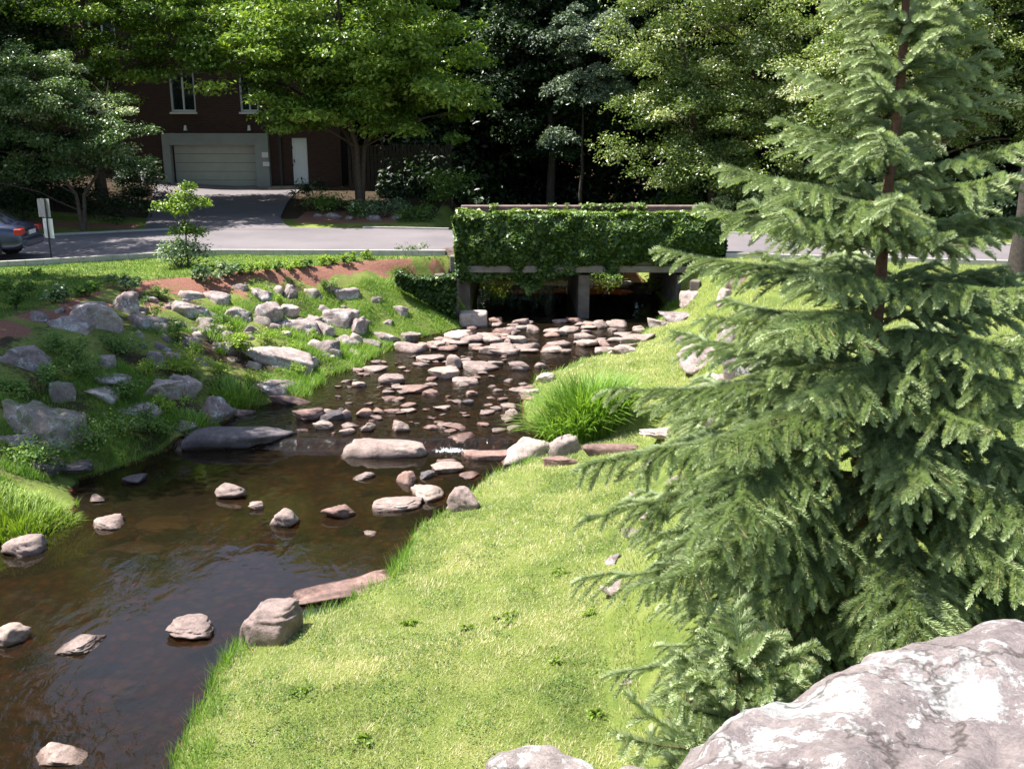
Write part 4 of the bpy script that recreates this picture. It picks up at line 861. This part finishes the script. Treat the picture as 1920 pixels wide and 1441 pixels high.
# ------------------------------------------------------------------ bridge
BX0, BX1, BY0, BY1 = -1.55, 6.2, 29.75, 35.9
br = thing('road_bridge', (2, 32.8, -1.9), 'low concrete road bridge with two openings over the stream', 'bridge')
def part(name, mat, boxes, parent, origin=None, smooth=False, bev=0):
    mb = MB()
    for b in boxes: mb.box(*b)
    o = mb.build(name, mat, parent, smooth)
    if origin is not None: o.matrix_parent_inverse = parent.matrix_world.inverted() if False else o.matrix_parent_inverse
    if bev: m = o.modifiers.new('bev', 'BEVEL'); m.width = bev; m.segments = 2
    return o
ob = np.array([2, 32.8, -1.9])
def rel(c): return tuple(np.array(c)-ob)
part('deck', M['concrete'], [(rel((2.3, 32.8, -.32)), (8.3, 6.3, .46))], br, bev=.02)
part('pier', M['pier'], [(rel((2.17, 32.8, -1.5)), (.34, 6.0, 1.66))], br, bev=.02)
part('abutment', M['pier'], [(rel((-1.52, 32.8, -1.5)), (.5, 6.1, 1.66))], br, bev=.02)
part('abutment', M['pier'], [(rel((5.2, 32.8, -1.5)), (.5, 6.1, 1.66))], br, bev=.02)
part('parapet', M['concrete'], [(rel((2.3, 29.95, .42)), (7.9, .34, .98))], br, bev=.02)
part('parapet', M['stone_coping'], [(rel((2.6, 35.7, .37)), (8.6, .4, .96))], br, bev=.03)
part('coping', M['stone_coping'], [(rel((2.6, 35.7, .885)), (8.8, .5, .07))], br, bev=.02)
part('edge_beam', M['concrete'], [(rel((2.3, 29.62, -.47)), (7.8, .10, .20))], br, bev=.01)
part('wing_wall', M['pier'], [(rel((-1.93, 29.15, -1.45)), (.3, 1.2, 1.7), .45)], br, bev=.03)
part('wing_wall', M['pier'], [(rel((5.5, 29.3, -1.55)), (.3, 1.1, 1.7), -.35)], br, bev=.03)
# ivy over the near parapet
iv = thing('ivy', (2.3, 29.6, -.6), 'thick dark ivy covering the whole near parapet of the bridge like a hedge', 'ivy')
mb = MB()
def ivy_leaves(n, fn, nb, size=.14, tb=.5, tv=.22):
    P = fn(n); Nn = np.array(nb)+rng.normal(0, .42, (n, 3)); t = np.clip(tb+rng.normal(0, tv, n), 0, 1); mb.add(*leaves(P-np.array([2.3, 29.6, -.6]), Nn, size, t, .85))
def face(n):
    x = rng.uniform(BX0-.1, BX1, n); z = rng.uniform(-1, 1, n)*.80+.36; low = -.50+.28*vn(x, x*0, .8, 71)+.12*vn(x, x*0, .3, 75)+.22*sstep(3.0, 5.0, x)-.45*sstep(2.6, .6, x)
    z = low+(1.15-low)*rng.uniform(0, 1, n); y = 29.62-.22*vn(x, z, .4, 72)-.22*np.sin(np.clip((z+.4)/1.6, 0, 1)*math.pi)-rng.uniform(0, .10, n); return np.stack([x, y, z], 1)
def topf(n):
    x = rng.uniform(BX0-.1, BX1, n); y = rng.uniform(29.5, 30.3, n); z = 1.07+.16*vn(x, y, .55, 73)+rng.uniform(-.05, .06, n); return np.stack([x, y, z], 1)
def endf(x0, s):
    def f(n):
        y = rng.uniform(29.5, 30.3, n); z = rng.uniform(-.45, 1.1, n); return np.stack([x0+s*(.1+.08*vn(y, z, .4, 74)+rng.uniform(0, .08, n)), y, z], 1)
    return f
ivy_leaves(15000, face, (0, -.6, .75), tb=.45); ivy_leaves(4200, topf, (0, -.15, 1), tb=.8, tv=.15)  # sunlight put into the tint: top leaves lighter, face leaves darker
def farp(n):
    x = rng.uniform(-1.6, 6.9, n*2); x = x[vn(x, x*0, .7, 77)+.4*vn(x, x*0, .2, 78) > .05][:n]; m = len(x); return np.stack([x, rng.uniform(35.35, 35.7, m), .90+rng.uniform(-.3, .10, m)], 1)
def ivy_far(n):
    P = farp(n); m = len(P); mb.add(*leaves(P-np.array([2.3, 29.6, -.6]), rng.normal(0, .4, (m, 3))+[0, -.4, .8], .14, np.clip(.6+rng.normal(0, .2, m), 0, 1), .85))
ivy_far(1400)
ivy_leaves(1500, endf(BX0, -1), (-.7, -.1, .6)); ivy_leaves(1500, endf(BX1, 1), (.7, -.1, .6), tb=.3)
def wing(n):
    x = rng.uniform(-3.3, -1.62, n); f = (x+3.3)/1.68; z0 = H(x, np.full(n, 28.9))-.05; z = z0+rng.uniform(0, 1, n)*(.35+1.0*f**1.5); return np.stack([x, 28.75-.35*(1-f)-rng.uniform(0, .35, n), z], 1)
mb.build('leaves', M['ivy'], iv); mb = MB(); 
st = MB()
for i in range(26):
    x = rng.uniform(BX0, BX1)-2.3; st.tube([[x, .02, .0], [x+rng.normal(0, .2), -.02, .6], [x+rng.normal(0, .3), .0, 1.5]], [.02, .014, .006], 5)
st.build('stem', M['dark_bark'], iv)
wi = thing('creeper', (2.3, 29.6, -.6), 'dark creeper covering the slope and wall left of the bridge opening', 'creeper')
ivy_leaves(4200, wing, (-.2, -.5, .7), tb=.3); mb.build('leaves', M['ivy'], wi)

# ------------------------------------------------------------------ brick building
BY = 48.0; b0 = np.array([-13.0, BY, .5])
bd = thing('brick_building', tuple(b0), 'dark brick building with a garage in the shade behind the trees', 'building')
def bp(name, mat, boxes, parent=None, bev=0): return part(name, mat, [((b[0][0]-b0[0], b[0][1]-b0[1], b[0][2]-b0[2]),)+tuple(b[1:]) for b in boxes], parent or bd, bev=bev)
def bx(px, w=0): return (px-960)/FPX*46.95
def bz(py): return U(960, py, 0) and CAMZ-BY*math.tan(R(PITCH)-math.atan((720.5-py)/FPX))
gx0, gx1, gz0, gz1 = bx(326), bx(483), .72, bz(272)
def rect(px0, py0, px1, py1): return bx(px0), bz(py1), bx(px1), bz(py0)
wins = [rect(330, 128, 376, 210), rect(458, 128, 492, 210), rect(186, 128, 232, 210), rect(330, -40, 376, 45), rect(458, -40, 492, 45), rect(190, 5, 240, 80), rect(60, -40, 105, 45), rect(60, 128, 105, 210), rect(585, 128, 625, 210)]
holes = [(gx0, .4, gx1, gz1), (bx(548), bz(346), bx(578), bz(258))]+wins
X0, X1, Z0, Z1 = -25.5, bx(640), -.5, 13.0
xsn = sorted({X0, X1}|{h_[0] for h_ in holes}|{h_[2] for h_ in holes}); zsn = sorted({Z0, Z1}|{h_[1] for h_ in holes}|{h_[3] for h_ in holes}); boxes = []
for i in range(len(xsn)-1):
    for j in range(len(zsn)-1):
        cx, cz = (xsn[i]+xsn[i+1])/2, (zsn[j]+zsn[j+1])/2
        if any(h_[0] < cx < h_[2] and h_[1] < cz < h_[3] for h_ in holes): continue
        boxes.append(((cx, BY+.15, cz), (xsn[i+1]-xsn[i], .3, zsn[j+1]-zsn[j])))
boxes += [((X1-.15, BY+5.3, 6.25), (.3, 10, 13.5)), ((X0+.15, BY+5.3, 6.25), (.3, 10, 13.5)), (((X0+X1)/2, BY+10.45, 6.25), (X1-X0, .3, 13.5))]
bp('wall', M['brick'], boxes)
bp('roof', M['metal_dark'], [(((X0+X1)/2, BY+5.2, 13.15), (X1-X0+.6, 11.2, .3))])
for (a, c, d, e) in wins:
    f = bp('window', M['frame_white'], [((a+.04, BY+.12, (c+e)/2), (.08, .1, e-c)), ((d-.04, BY+.12, (c+e)/2), (.08, .1, e-c)), (((a+d)/2, BY+.12, (c+e)/2), (.07, .08, e-c-.16)), (((a+d)/2, BY+.12, e-.04), (d-a-.16, .1, .08)), (((a+d)/2, BY+.12, c+.05), (d-a-.16, .1, .1))])
    bp('pane', M['glass'], [(((a+d)/2, BY+.2, (c+e)/2), (d-a, .02, e-c))], f)
    bp('sill', M['frame_white'], [(((a+d)/2, BY-.04, c-.05), (d-a+.1, .14, .09))], f)
sx0, sx1, sz1 = bx(312), bx(508), bz(250)
bp('garage_surround', M['garage_grey'], [(((sx0+gx0)/2, BY-.1, (.5+sz1)/2), (gx0-sx0, .5, sz1-.5)), (((sx1+gx1)/2, BY-.1, (.5+sz1)/2), (sx1-gx1, .5, sz1-.5)), (((gx0+gx1)/2, BY-.1, (gz1+sz1)/2), (gx1-gx0, .5, sz1-gz1))], bev=.01)
g = bp('garage_door', M['cream'], [(((gx0+gx1)/2, BY+.25, .7+(k+.5)*(gz1-.7)/5), (gx1-gx0, .05, (gz1-.7)/5-.012)) for k in range(5)], bev=.006)
dx0, dz0, dx1, dz1 = bx(548), bz(346), bx(578), bz(258)
dd = bp('door', M['door_white'], [(((dx0+dx1)/2, BY+.1, (dz0+dz1)/2), (dx1-dx0-.06, .06, dz1-dz0-.04))])
bp('handle', M['metal_dark'], [((dx0+.1, BY+.05, (dz0+dz1)/2), (.05, .05, .14))], dd); bp('hinge', M['metal_dark'], [((dx0+.04, BY+.06, dz0+.9), (.03, .04, .12)), ((dx0+.04, BY+.06, dz0+1.7), (.03, .04, .12))], dd)
for px in (355, 473): bp('wall_lamp', M['frame_white'], [((bx(px), BY-.1, bz(240)), (.13, .2, .24), 0, .5, .6)])
bp('sign_plate', M['frame_white'], [((bx(502), BY-.37, bz(290)), (.3, .02, .24))]); bp('sign_plate', M['frame_white'], [((bx(503), BY-.37, bz(307)), (.3, .02, .2))])
bp('drainpipe', M['metal_dark'], [((bx(528), BY-.08, 5), (.12, .1, 9.5))])
bp('plinth', M['concrete'], [(((bx(512)+bx(612))/2, BY-.7, .55), (bx(612)-bx(512), 1.3, .62))], bev=.02)
p = thing('bollard', (bx(268)*.96, 46, float(H(bx(268)*.96, 46))), 'short pale post at the left of the garage', 'bollard'); mb = MB(); mb.tube([[0,0,-.05],[0,0,.85]], .09, 10); mb.build('post', M['frame_white'], p); mb = MB(); mb.tube([[0,0,.85],[0,0,.93],[0,0,.97]], [.11,.10,.04], 10); mb.build('cap', M['metal_dark'], p)
# timber fence right of the building
fb = (-6.3, 46.5, float(H(-6.3, 46.5))); fe = thing('timber_fence', fb, 'dark timber fence in deep shade between building and woods', 'fence')
mb = MB()
for k in range(28): mb.box((-1.1+k*.17, .0, 1.0), (.13, .025, 2.1+.05*math.sin(k*1.7)))
mb.build('boards', M['wood_dark'], fe)
for k in range(4):
    q = MB(); q.box((-1.1+k*1.5, .08, 1.0), (.1, .1, 2.3)); q.build('post', M['wood_dark'], fe)
for z in (.4, 1.6):
    q = MB(); q.box((1.2, .045, z), (4.6, .05, .09)); q.build('rail', M['wood_dark'], fe)

# ------------------------------------------------------------------ trees
def hz(x, y): return (x, y, float(H(x, y)))
deciduous('maple_tree', hz(-6.4, 42.6), 11.5, [(-6.4, 42.0, 7.6, 5.4, 4.2, 4.2), (-9.3, 41, 5.9, 3.0, 3, 2.6), (-3.2, 41.5, 5.4, 3.2, 3, 2.6), (-6.3, 40.8, 4.7, 4.4, 2.6, 2.1), (-9.9, 40.6, 5.0, 2.0, 1.8, 1.2)], 300, .9, 230, .20, 'maple',
          'broad bright green maple with a forked trunk right of the garage', r0=.2, fork=3, flat=.42, tbase=.55, nlimb=50)
deciduous('dogwood_tree', hz(-15.6, 36.6), 6.2, [(-16.0, 36.4, 3.9, 2.5, 2.0, 2.2), (-14.0, 36.2, 3.0, 1.5, 1.3, 1.1), (-17.5, 36.4, 4.9, 2, 2, 1.6), (-18.6, 36, 2.6, 1.6, 1.4, 1.6)], 170, .6, 230, .12, 'dogwood',
          'rounded small tree with pale shining leaves left of the garage', r0=.11, fork=2, flat=.5, tbase=.47)
deciduous('maple_tree', hz(-17.2, 42.5), 12.5, [(-15.4, 42.5, 8.0, 4.6, 3.2, 2.7), (-17.6, 42, 10, 4, 4, 3), (-12.9, 41.5, 8.3, 3.0, 2.6, 1.8), (-16, 42, 5.6, 2.6, 2, 1.4), (-11.9, 41.3, 6.9, 2.3, 1.6, 1.0)], 250, .85, 240, .17, 'maple',
          'tall maple at the upper left whose branches hang in front of the upper windows', r0=.22, flat=.4, tbase=.5, nlimb=34)
deciduous('shade_tree', hz(-21.5, 41.5), 11, [(-21, 41, 6, 3.6, 3, 4.8), (-19.3, 40.5, 3.2, 3.0, 2, 2.4)], 220, .9, 200, .18, 'dark_leaf', 'dark tree standing at the left edge beyond the road', r0=.22)
deciduous('conifer', hz(1.8, 46.5), 15, [(1.8, 46.5, 8, 3.4, 3, 6.6)], 260, 1.0, 190, .2, 'dark_leaf', 'very dark tree in the centre behind the bridge', bark='dark_bark', r0=.25)
deciduous('grey_leaved_tree', hz(3.0, 44.0), 9.5, [(2.9, 43.2, 7.3, 1.9, 1.4, 1.1), (2.3, 43, 5.4, 1.1, 1, .6), (3.4, 42.6, 5.2, 1.5, 1.2, .8), (1.7, 43, 3.3, 1.0, .6, .35)], 70, .62, 260, .13, 'grey_leaf',
          'slender tree with separate grey green sprays in front of the dark centre', bark='dark_bark', r0=.12, droop=.45, tbase=.62, flat=.35, nlimb=20)
deciduous('crab_apple_tree', hz(8.2, 41.0), 10.5, [(8.6, 41, 7.0, 4.9, 3.4, 4.4), (6.3, 39.6, 3.4, 2.7, 2.2, 2.6), (9.6, 39.0, 2.9, 3.4, 2.2, 2.4)], 360, .78, 300, .125, 'crab',
          'big glossy-leaved tree hanging down to the road right of the bridge', r0=.24, fork=2, flat=.5, tbase=.52, droop=.2, nlimb=40)
deciduous('crab_apple_tree', hz(14.8, 38.0), 11, [(14.5, 37.5, 7.0, 4.6, 3.4, 3.8), (12, 36.5, 5.0, 2.6, 2.2, 2.4), (17.4, 36.5, 5.6, 3, 2.6, 3.4), (14.5, 37, 3.6, 3.5, 2, 2)], 340, .75, 290, .125, 'crab',
          'sunny glossy-leaved tree behind the top of the spruce', r0=.22, fork=2, flat=.5, tbase=.66, droop=.15, nlimb=40)
deciduous('oak_tree', hz(13.3, 26.0), 13, [(14.5, 26, 10.5, 4.5, 4.5, 3.2)], 110, 1.1, 130, .17, 'maple', 'tree with a thick dark trunk at the right edge near the road', bark='dark_bark', r0=.26, nlimb=26, lean=(-.3, 0))
# the belt of woods behind
proto = None; k = 0
wr = random.Random(11)
spots = [(-6, 54, 0), (-1.5, 52.5, 0), (4.5, 51.5, 1), (9.5, 50.5, 0), (14.5, 49, 1), (20, 46, 0), (26, 43, 1), (1.5, 57, 0), (8, 57, 1), (15, 56, 0), (22, 54, 1), (29, 50, 0), (-3, 62, 1), (-30, 44, 0), (-27, 52, 1), (34, 40, 0), (20, 38.5, 1), (-26, 37, 1), (-32, 32, 0), (6.2, 54, 1)]  # last spot is an added tree that blocks sky reflections in the stream
wl = ['dark wood tree directly behind the timber fence','dark wood tree between the fence and the dark central tree','dark wood tree behind the grey-leaved sprays','dark wood tree behind the big glossy tree','dark wood tree behind the sunny glossy tree','wood tree at the right, behind the trunk at the edge','wood tree beyond the right edge of the glossy trees','dark tree deep in the woods at the centre','dark tree deep in the woods behind the big glossy tree','dark tree deep in the woods at the right','dark tree deep in the woods at far right','tree at the far right end of the woods','dark tree deep in the woods behind the maple','tree left of the brick building','tree behind the left end of the brick building','last tree of the woods on the right','tree behind the second spruce at the right edge','tree beyond the road at the far left','tree by the road at the far left outside the shade tree','wood tree added upstream of the bridge to block the sky reflected in the stream']
protos = []
for j in range(2):
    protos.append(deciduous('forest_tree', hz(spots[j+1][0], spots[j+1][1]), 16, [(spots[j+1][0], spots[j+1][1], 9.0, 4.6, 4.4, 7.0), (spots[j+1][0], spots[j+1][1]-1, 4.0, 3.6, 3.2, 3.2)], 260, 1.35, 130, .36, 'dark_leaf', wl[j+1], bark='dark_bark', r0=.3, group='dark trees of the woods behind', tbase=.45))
for i, (x, y, v) in enumerate(spots):
    if i in (1, 2): continue
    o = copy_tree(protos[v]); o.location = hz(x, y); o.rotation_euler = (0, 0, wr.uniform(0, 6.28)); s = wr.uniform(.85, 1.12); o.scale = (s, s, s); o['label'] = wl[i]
# trees standing left of the picture, shading the bank
deciduous('maple_tree', hz(-14.8, 18.0), 10, [(-13.4, 19.4, 7.2, 3.5, 3.4, 2.2)], 190, .85, 170, .17, 'maple', 'tree left of the picture that shades the left bank', r0=.2)
deciduous('maple_tree', hz(-17.0, 24.5), 10, [(-16.6, 24.0, 7.0, 3.4, 3.2, 2.2)], 120, .85, 160, .17, 'maple', 'tree left of the picture that shades the lawn strip', r0=.2)
deciduous('maple_tree', hz(-19.6, 31.6), 11, [(-17.9, 31.6, 8.4, 2.9, 2.3, 2.0)], 90, .75, 130, .18, 'maple', 'tree left of the picture whose shade dapples the road', r0=.2)
# low planting beyond the road
GL = 'low plants beyond the road'
for (x, y, w, h, n, mt, lab) in [(-.3, 42.5, 4.4, 1.9, 1500, 'grey_leaf', 'broad bluish green mound of shrubs beyond the bridge'), (-2.6, 43.5, 2.2, 1.5, 600, 'herb', 'green shrub left of the bluish mound'),
   (-.6, 37.9, 1.7, .8, 420, 'yellow_herb', 'bright yellow green plants above the far parapet'), (1.3, 38.4, 1.6, .6, 300, 'herb', 'plants above the middle of the far parapet'), (3.7, 38, 1.8, .7, 300, 'herb', 'plants above the right part of the far parapet'), (6.2, 37.6, 1.8, .9, 300, 'yellow_herb', 'light plants at the right end of the far parapet'),
   (-7.6, 41.6, 2.0, .7, 500, 'herb', 'shrubs left of the forked maple trunk'), (-5.0, 40.2, 2.2, .6, 500, 'variegated', 'pale plants spreading right of the forked maple trunk'), (-3.6, 39.2, 1.8, .55, 360, 'herb', 'low plants at the road end of the shaded bed'),
   (-6.2, 40.6, 1.6, .5, 300, 'herb', 'low leafy plants at the foot of the forked maple'), (-8.6, 43.5, 1.6, .9, 400, 'dark_leaf', 'dark shrub beside the driveway'), (-15.6, 38.8, 2.6, .8, 500, 'dark_leaf', 'dark ground shrub under the pale-leaved tree'), (-18.5, 38.0, 3, 1.1, 500, 'dark_leaf', 'dark shrub at the left under the trees'),
   (-17.6, 41.0, 3.2, 1.0, 700, 'dark_leaf', 'dark shrub deep under the trees left of the driveway'), (-19.8, 39.5, 3, 1.0, 600, 'dark_leaf', 'dark shrub behind the car'), (-15.4, 41.8, 2.4, .9, 600, 'dark_leaf', 'dark shrub at the left edge of the driveway'), (-21.5, 37, 3, 1.2, 600, 'dark_leaf', 'dark shrub at the far left beyond the road'), (-16.6, 44.5, 2.0, 1.2, 800, 'dark_leaf', 'dark shrub left of the garage'), (5.6, 44.5, 3.0, 1.7, 900, 'dark_leaf', 'dark bushes behind the right end of the far parapet'), (3.9, 46.0, 2.6, 1.8, 800, 'dark_leaf', 'dark bushes in the gap below the grey green sprays'), (7.0, 42.6, 2.4, 1.1, 700, 'herb', 'green bushes under the big glossy tree'), (11.5, 37.8, 3, 1.0, 420, 'herb', 'green bushes on the roadside behind the spruce')]:
    bush('shrub', 0, 0, w, h, n, .12 if h < 1 else .15, mt, lab, 'shrub', GL, pos=(*hz(x, y), 0))
for i, (px, py, w) in enumerate([(597, 408, 22), (622, 411, 34), (700, 414, 30), (655, 412, 20), (745, 412, 26)]):
    rock(px, py, w, w*.4, 'bank_rock', ['small pale stone at the driveway corner of the shaded bed','long pale stone in the shaded bed','grey stone under the forked maple','small grey stone in the shaded bed','grey stone at the right of the shaded bed'][i], 'stones edging the shaded bed beyond the road')
# ------------------------------------------------------------------ roadside sign
sxx, syy, szz, _ = hit(97, 489)
sg = thing('road_sign', (sxx, syy, szz), 'two small plates, one grey and one white, on a thin dark post by the car', 'sign')
def sp(name, mat, b, rz=0): mb = MB(); mb.box(*b); o = mb.build(name, M[mat], sg); m = o.modifiers.new('b', 'BEVEL'); m.width = .004; return o
mb = MB(); mb.tube([[0, 0, -.1], [0, 0, 1.76]], .022, 8); mb.build('post', M['metal_dark'], sg)
sp('plate', 'sign_grey', ((-.12, .035, 1.50), (.52, .012, .52))); sp('plate', 'sign_white', ((-.02, .035, .93), (.42, .012, .56))); sg.rotation_euler = (0, 0, -.5)

# ------------------------------------------------------------------ car
def make_car(loc, rz):
    root = thing('parked_car', loc, 'blue grey sedan parked at the left edge with its rear towards the picture', 'car', rz=rz)
    # x: 0 rear .. 4.6 front ; stations: x, half width, bottom, belt, top, top half width
    S = [(0.0,.70,.42,.62,.66,.60),(.06,.80,.32,.80,.86,.70),(.25,.86,.26,.90,.98,.74),(.75,.89,.24,.92,1.01,.76),(1.0,.90,.24,.93,1.02,.76),(1.6,.91,.22,.93,.99,.8),(2.6,.91,.22,.91,.97,.8),(3.3,.90,.22,.86,.92,.76),(3.9,.88,.24,.78,.84,.70),(4.35,.82,.28,.66,.72,.62),(4.56,.70,.34,.54,.58,.5),(4.62,.6,.4,.5,.52,.42)]
    def sec(s): x, w, b, m, t, tw = s; return [(x, -w*.86, b), (x, -w, b+.12), (x, -w*1.005, (b+m)/2), (x, -w*.985, m), (x, -tw, t), (x, -tw*.5, t+.02), (x, tw*.5, t+.02), (x, tw, t), (x, w*.985, m), (x, w*1.005, (b+m)/2), (x, w, b+.12), (x, w*.86, b)]
    V = np.array([sec(s) for s in S]); n, k = V.shape[:2]; F = []
    for i in range(n-1):
        for j in range(k): F.append([i*k+j, (i+1)*k+j, (i+1)*k+(j+1) % k, i*k+(j+1) % k])
    mb = MB(); mb.add(V.reshape(-1, 3), F); mb.add(V[0], [list(range(k))]); mb.add(V[-1], [list(range(k))[::-1]])
    o = mb.build('body', M['paint'], root, smooth=True); m = o.modifiers.new('s', 'SUBSURF'); m.levels = m.render_levels = 2
    C = [(.45,.73,.93,.98),(.95,.70,.97,1.30),(1.35,.68,.97,1.42),(1.9,.67,.97,1.46),(2.4,.67,.96,1.44),(2.8,.68,.95,1.34),(3.45,.72,.86,.92)]
    V = np.array([[(x, -w-.08, b), (x, -w+.02-(t-b)*.12, b+(t-b)*.75), (x, -w+.12, t), (x, 0, t+.02), (x, w-.12, t), (x, w-.02+(t-b)*-.12*-1*-1, b+(t-b)*.75), (x, w+.08, b)] for x, w, b, t in C]); n, k = V.shape[:2]; F = []
    for i in range(n-1):
        for j in range(k-1): F.append([i*k+j, (i+1)*k+j, (i+1)*k+j+1, i*k+j+1])
    mb = MB(); mb.add(V.reshape(-1, 3), F); o = mb.build('cabin', M['paint'], root, smooth=True); m = o.modifiers.new('s', 'SUBSURF'); m.levels = m.render_levels = 2
    for sgn in (-1, 1):
        for pts in (((.95,.98),(1.05,1.22),(1.4,1.36),(1.85,1.385),(1.85,.98)), ((1.95,.98),(1.95,1.385),(2.4,1.36),(2.72,1.24),(3.1,.98))):
            v = [(x, sgn*(.805-(z-.95)*.30), z) for x, z in pts]; v2 = [(x, y-sgn*.015, z) for x, y, z in v]; q = len(v)
            mb = MB(); mb.add(v+v2, [[i, (i+1) % q, q+(i+1) % q, q+i] for i in range(q)]); mb.add(v, [list(range(q))]); mb.add(v2, [list(range(q))[::-1]]); mb.build('side_window', M['glass'], root)
    mb = MB(); mb.add([(.50,-.6,1.015),(.50,.6,1.015),(.98,.5,1.335),(.98,-.5,1.335),(.53,-.6,1.0),(.53,.6,1.0),(1.0,.5,1.31),(1.0,-.5,1.31)], [[0,1,2,3],[7,6,5,4],[0,4,5,1],[1,5,6,2],[2,6,7,3],[3,7,4,0]]); mb.build('rear_window', M['glass'], root)
    mb = MB(); mb.add([(3.42,-.6,.97),(3.42,.6,.97),(2.82,.5,1.37),(2.82,-.5,1.37),(3.4,-.6,.94),(3.4,.6,.94),(2.8,.5,1.34),(2.8,-.5,1.34)], [[0,3,2,1],[4,5,6,7],[0,1,5,4],[1,2,6,5],[2,3,7,6],[3,0,4,7]]); mb.build('windscreen', M['glass'], root)
    for sgn in (-1, 1):
        mb = MB(); mb.box((.10, sgn*.70, .80), (.22, .30, .17)); o = mb.build('tail_light', M['red_lens'], root); m = o.modifiers.new('b', 'BEVEL'); m.width = .03; m.segments = 3
        mb = MB(); mb.box((4.38, sgn*.62, .66), (.25, .3, .13)); o = mb.build('headlight', M['glass'], root); m = o.modifiers.new('b', 'BEVEL'); m.width = .03; m.segments = 3
        mb = MB(); mb.box((3.05, sgn*1.0, 1.0), (.12, .18, .12)); o = mb.build('wing_mirror', M['paint'], root); m = o.modifiers.new('b', 'BEVEL'); m.width = .03; m.segments = 3
        mb = MB(); mb.box((1.75, sgn*.925, .80), (.2, .03, .03)); mb.build('door_handle', M['rim'], root)
    mb = MB(); mb.box((.0, 0, .47), (.14, 1.5, .24)); o = mb.build('bumper', M['paint'], root); m = o.modifiers.new('b', 'BEVEL'); m.width = .05; m.segments = 3
    mb = MB(); mb.box((-.01, 0, .74), (.03, .5, .11)); mb.build('number_plate', M['sign_white'], root)
    for x in (.95, 3.7):
        for sgn in (-1, 1):
            y = sgn*.80
            a = np.linspace(0, 2*math.pi, 33)[:-1]
            wh = bpy.data.objects.new('wheel', None); COL.objects.link(wh); wh.parent = root; wh.location = (x, y, .325)
            mb = MB(); prof = [(-.10,.20),(-.11,.29),(-.08,.325),(.08,.325),(.11,.29),(.10,.20)]
            V = np.array([[(math.cos(q)*r, yy, math.sin(q)*r) for q in a] for yy, r in prof]); F = [[i*32+j, i*32+(j+1) % 32, (i+1)*32+(j+1) % 32, (i+1)*32+j] for i in range(5) for j in range(32)]
            mb.add(V.reshape(-1, 3), F); mb.build('tyre', M['tyre'], wh, smooth=True)
            mb = MB(); yy = sgn*.095
            for q in range(9):
                an = q*2*math.pi/9; mb.box((0, 0, 0), (.17, .03, .035)); v = mb.v[-1]; v = v+[.12, 0, 0]; c, s_ = math.cos(an), math.sin(an); mb.v[-1] = np.stack([v[:, 0]*c-v[:, 2]*s_, v[:, 1]+yy, v[:, 0]*s_+v[:, 2]*c], 1)
            V = np.array([[(math.cos(q)*r, y2, math.sin(q)*r) for q in a] for y2, r in ((yy-.02*sgn, .21), (yy+.01*sgn, .21), (yy+.01*sgn, .19), (yy-.02*sgn, .185))]); mb.add(V.reshape(-1, 3), [[i*32+j, i*32+(j+1) % 32, (i+1)*32+(j+1) % 32, (i+1)*32+j] for i in range(3) for j in range(32)])
            mb.tube([[0, yy-.03, 0], [0, yy+.02, 0]], .04, 12); mb.build('rim', M['rim'], wh)
            mb = MB(); mb.tube([[x, sgn*.895-.03, .36], [x, sgn*.895+.022, .36]], .385, 28); o = mb.build('wheel_arch', M['tyre'], root); wh.location.y = sgn*.885
    return root
make_car((-13.85, 28.95, -.02), math.pi+.12)

# ------------------------------------------------------------------ white water of the little fall
def mat_foam():
    m, nt, b = newmat('foaming water'); p = geo_pos(nt); mp = N(nt, 'Mapping'); mp.inputs['Scale'].default_value = (30, 9, 9); nt.links.new(p, mp.inputs[0])
    n = noise(nt, 1, 5, .7, mp.outputs[0], .5); f = ramp(nt, [(.42, (0, 0, 0)), (.62, (1, 1, 1))], math_(nt, 'MULTIPLY', n.outputs[0], math_(nt, 'ADD', .45, attr(nt, 'tint').outputs['Fac']))).outputs[0]
    b.inputs['Base Color'].default_value = (.75, .78, .82, 1); b.inputs['Roughness'].default_value = .4; t = N(nt, 'BsdfTransparent'); mx = N(nt, 'MixShader')
    nt.links.new(f, mx.inputs[0]); nt.links.new(t.outputs[0], mx.inputs[1]); nt.links.new(b.outputs[0], mx.inputs[2]); nt.links.new(mx.outputs[0], nt.nodes['Material Output'].inputs[0]); return m
M['foaming'] = mat_foam()
o = grid('white_water', np.linspace(-1.62, -.62, 40), np.linspace(16.95, 17.95, 40), lambda X, Y: WZ(Y)+.012+.012*vn(X, Y, .06, 81)+.02*sstep(17.3, 17.6, Y)*sstep(17.9, 17.7, Y), M['foaming'],
         tint=lambda X, Y: np.clip(.68*np.exp(-((X+1.15)/.36)**2-((Y-17.56)/.12)**2)+.25*np.exp(-((X+1.1)/.4)**2-((Y-17.2)/.3)**2), 0, 1))
tag(o, 'white water foaming where the stream drops between the weir slabs', 'foam', kind='stuff')
mb = MB(); n = 95000; x = rng.uniform(-6, 34, n); y = rng.uniform(44.5, 61, n)-np.clip(x-4, 0, 40)*.28; z = H(x, y)+rng.uniform(0, 1, n)**1.3*np.clip((y+np.clip(x-4, 0, 40)*.28-44)*.6, .3, 3.2)*(1+.4*vn(x, y, 2.5, 91))
mb.add(*leaves(np.stack([x, y, z], 1), rng.normal(size=(n, 3))*.6+[0, -.2, .8], .3, rng.uniform(0, .9, n)))
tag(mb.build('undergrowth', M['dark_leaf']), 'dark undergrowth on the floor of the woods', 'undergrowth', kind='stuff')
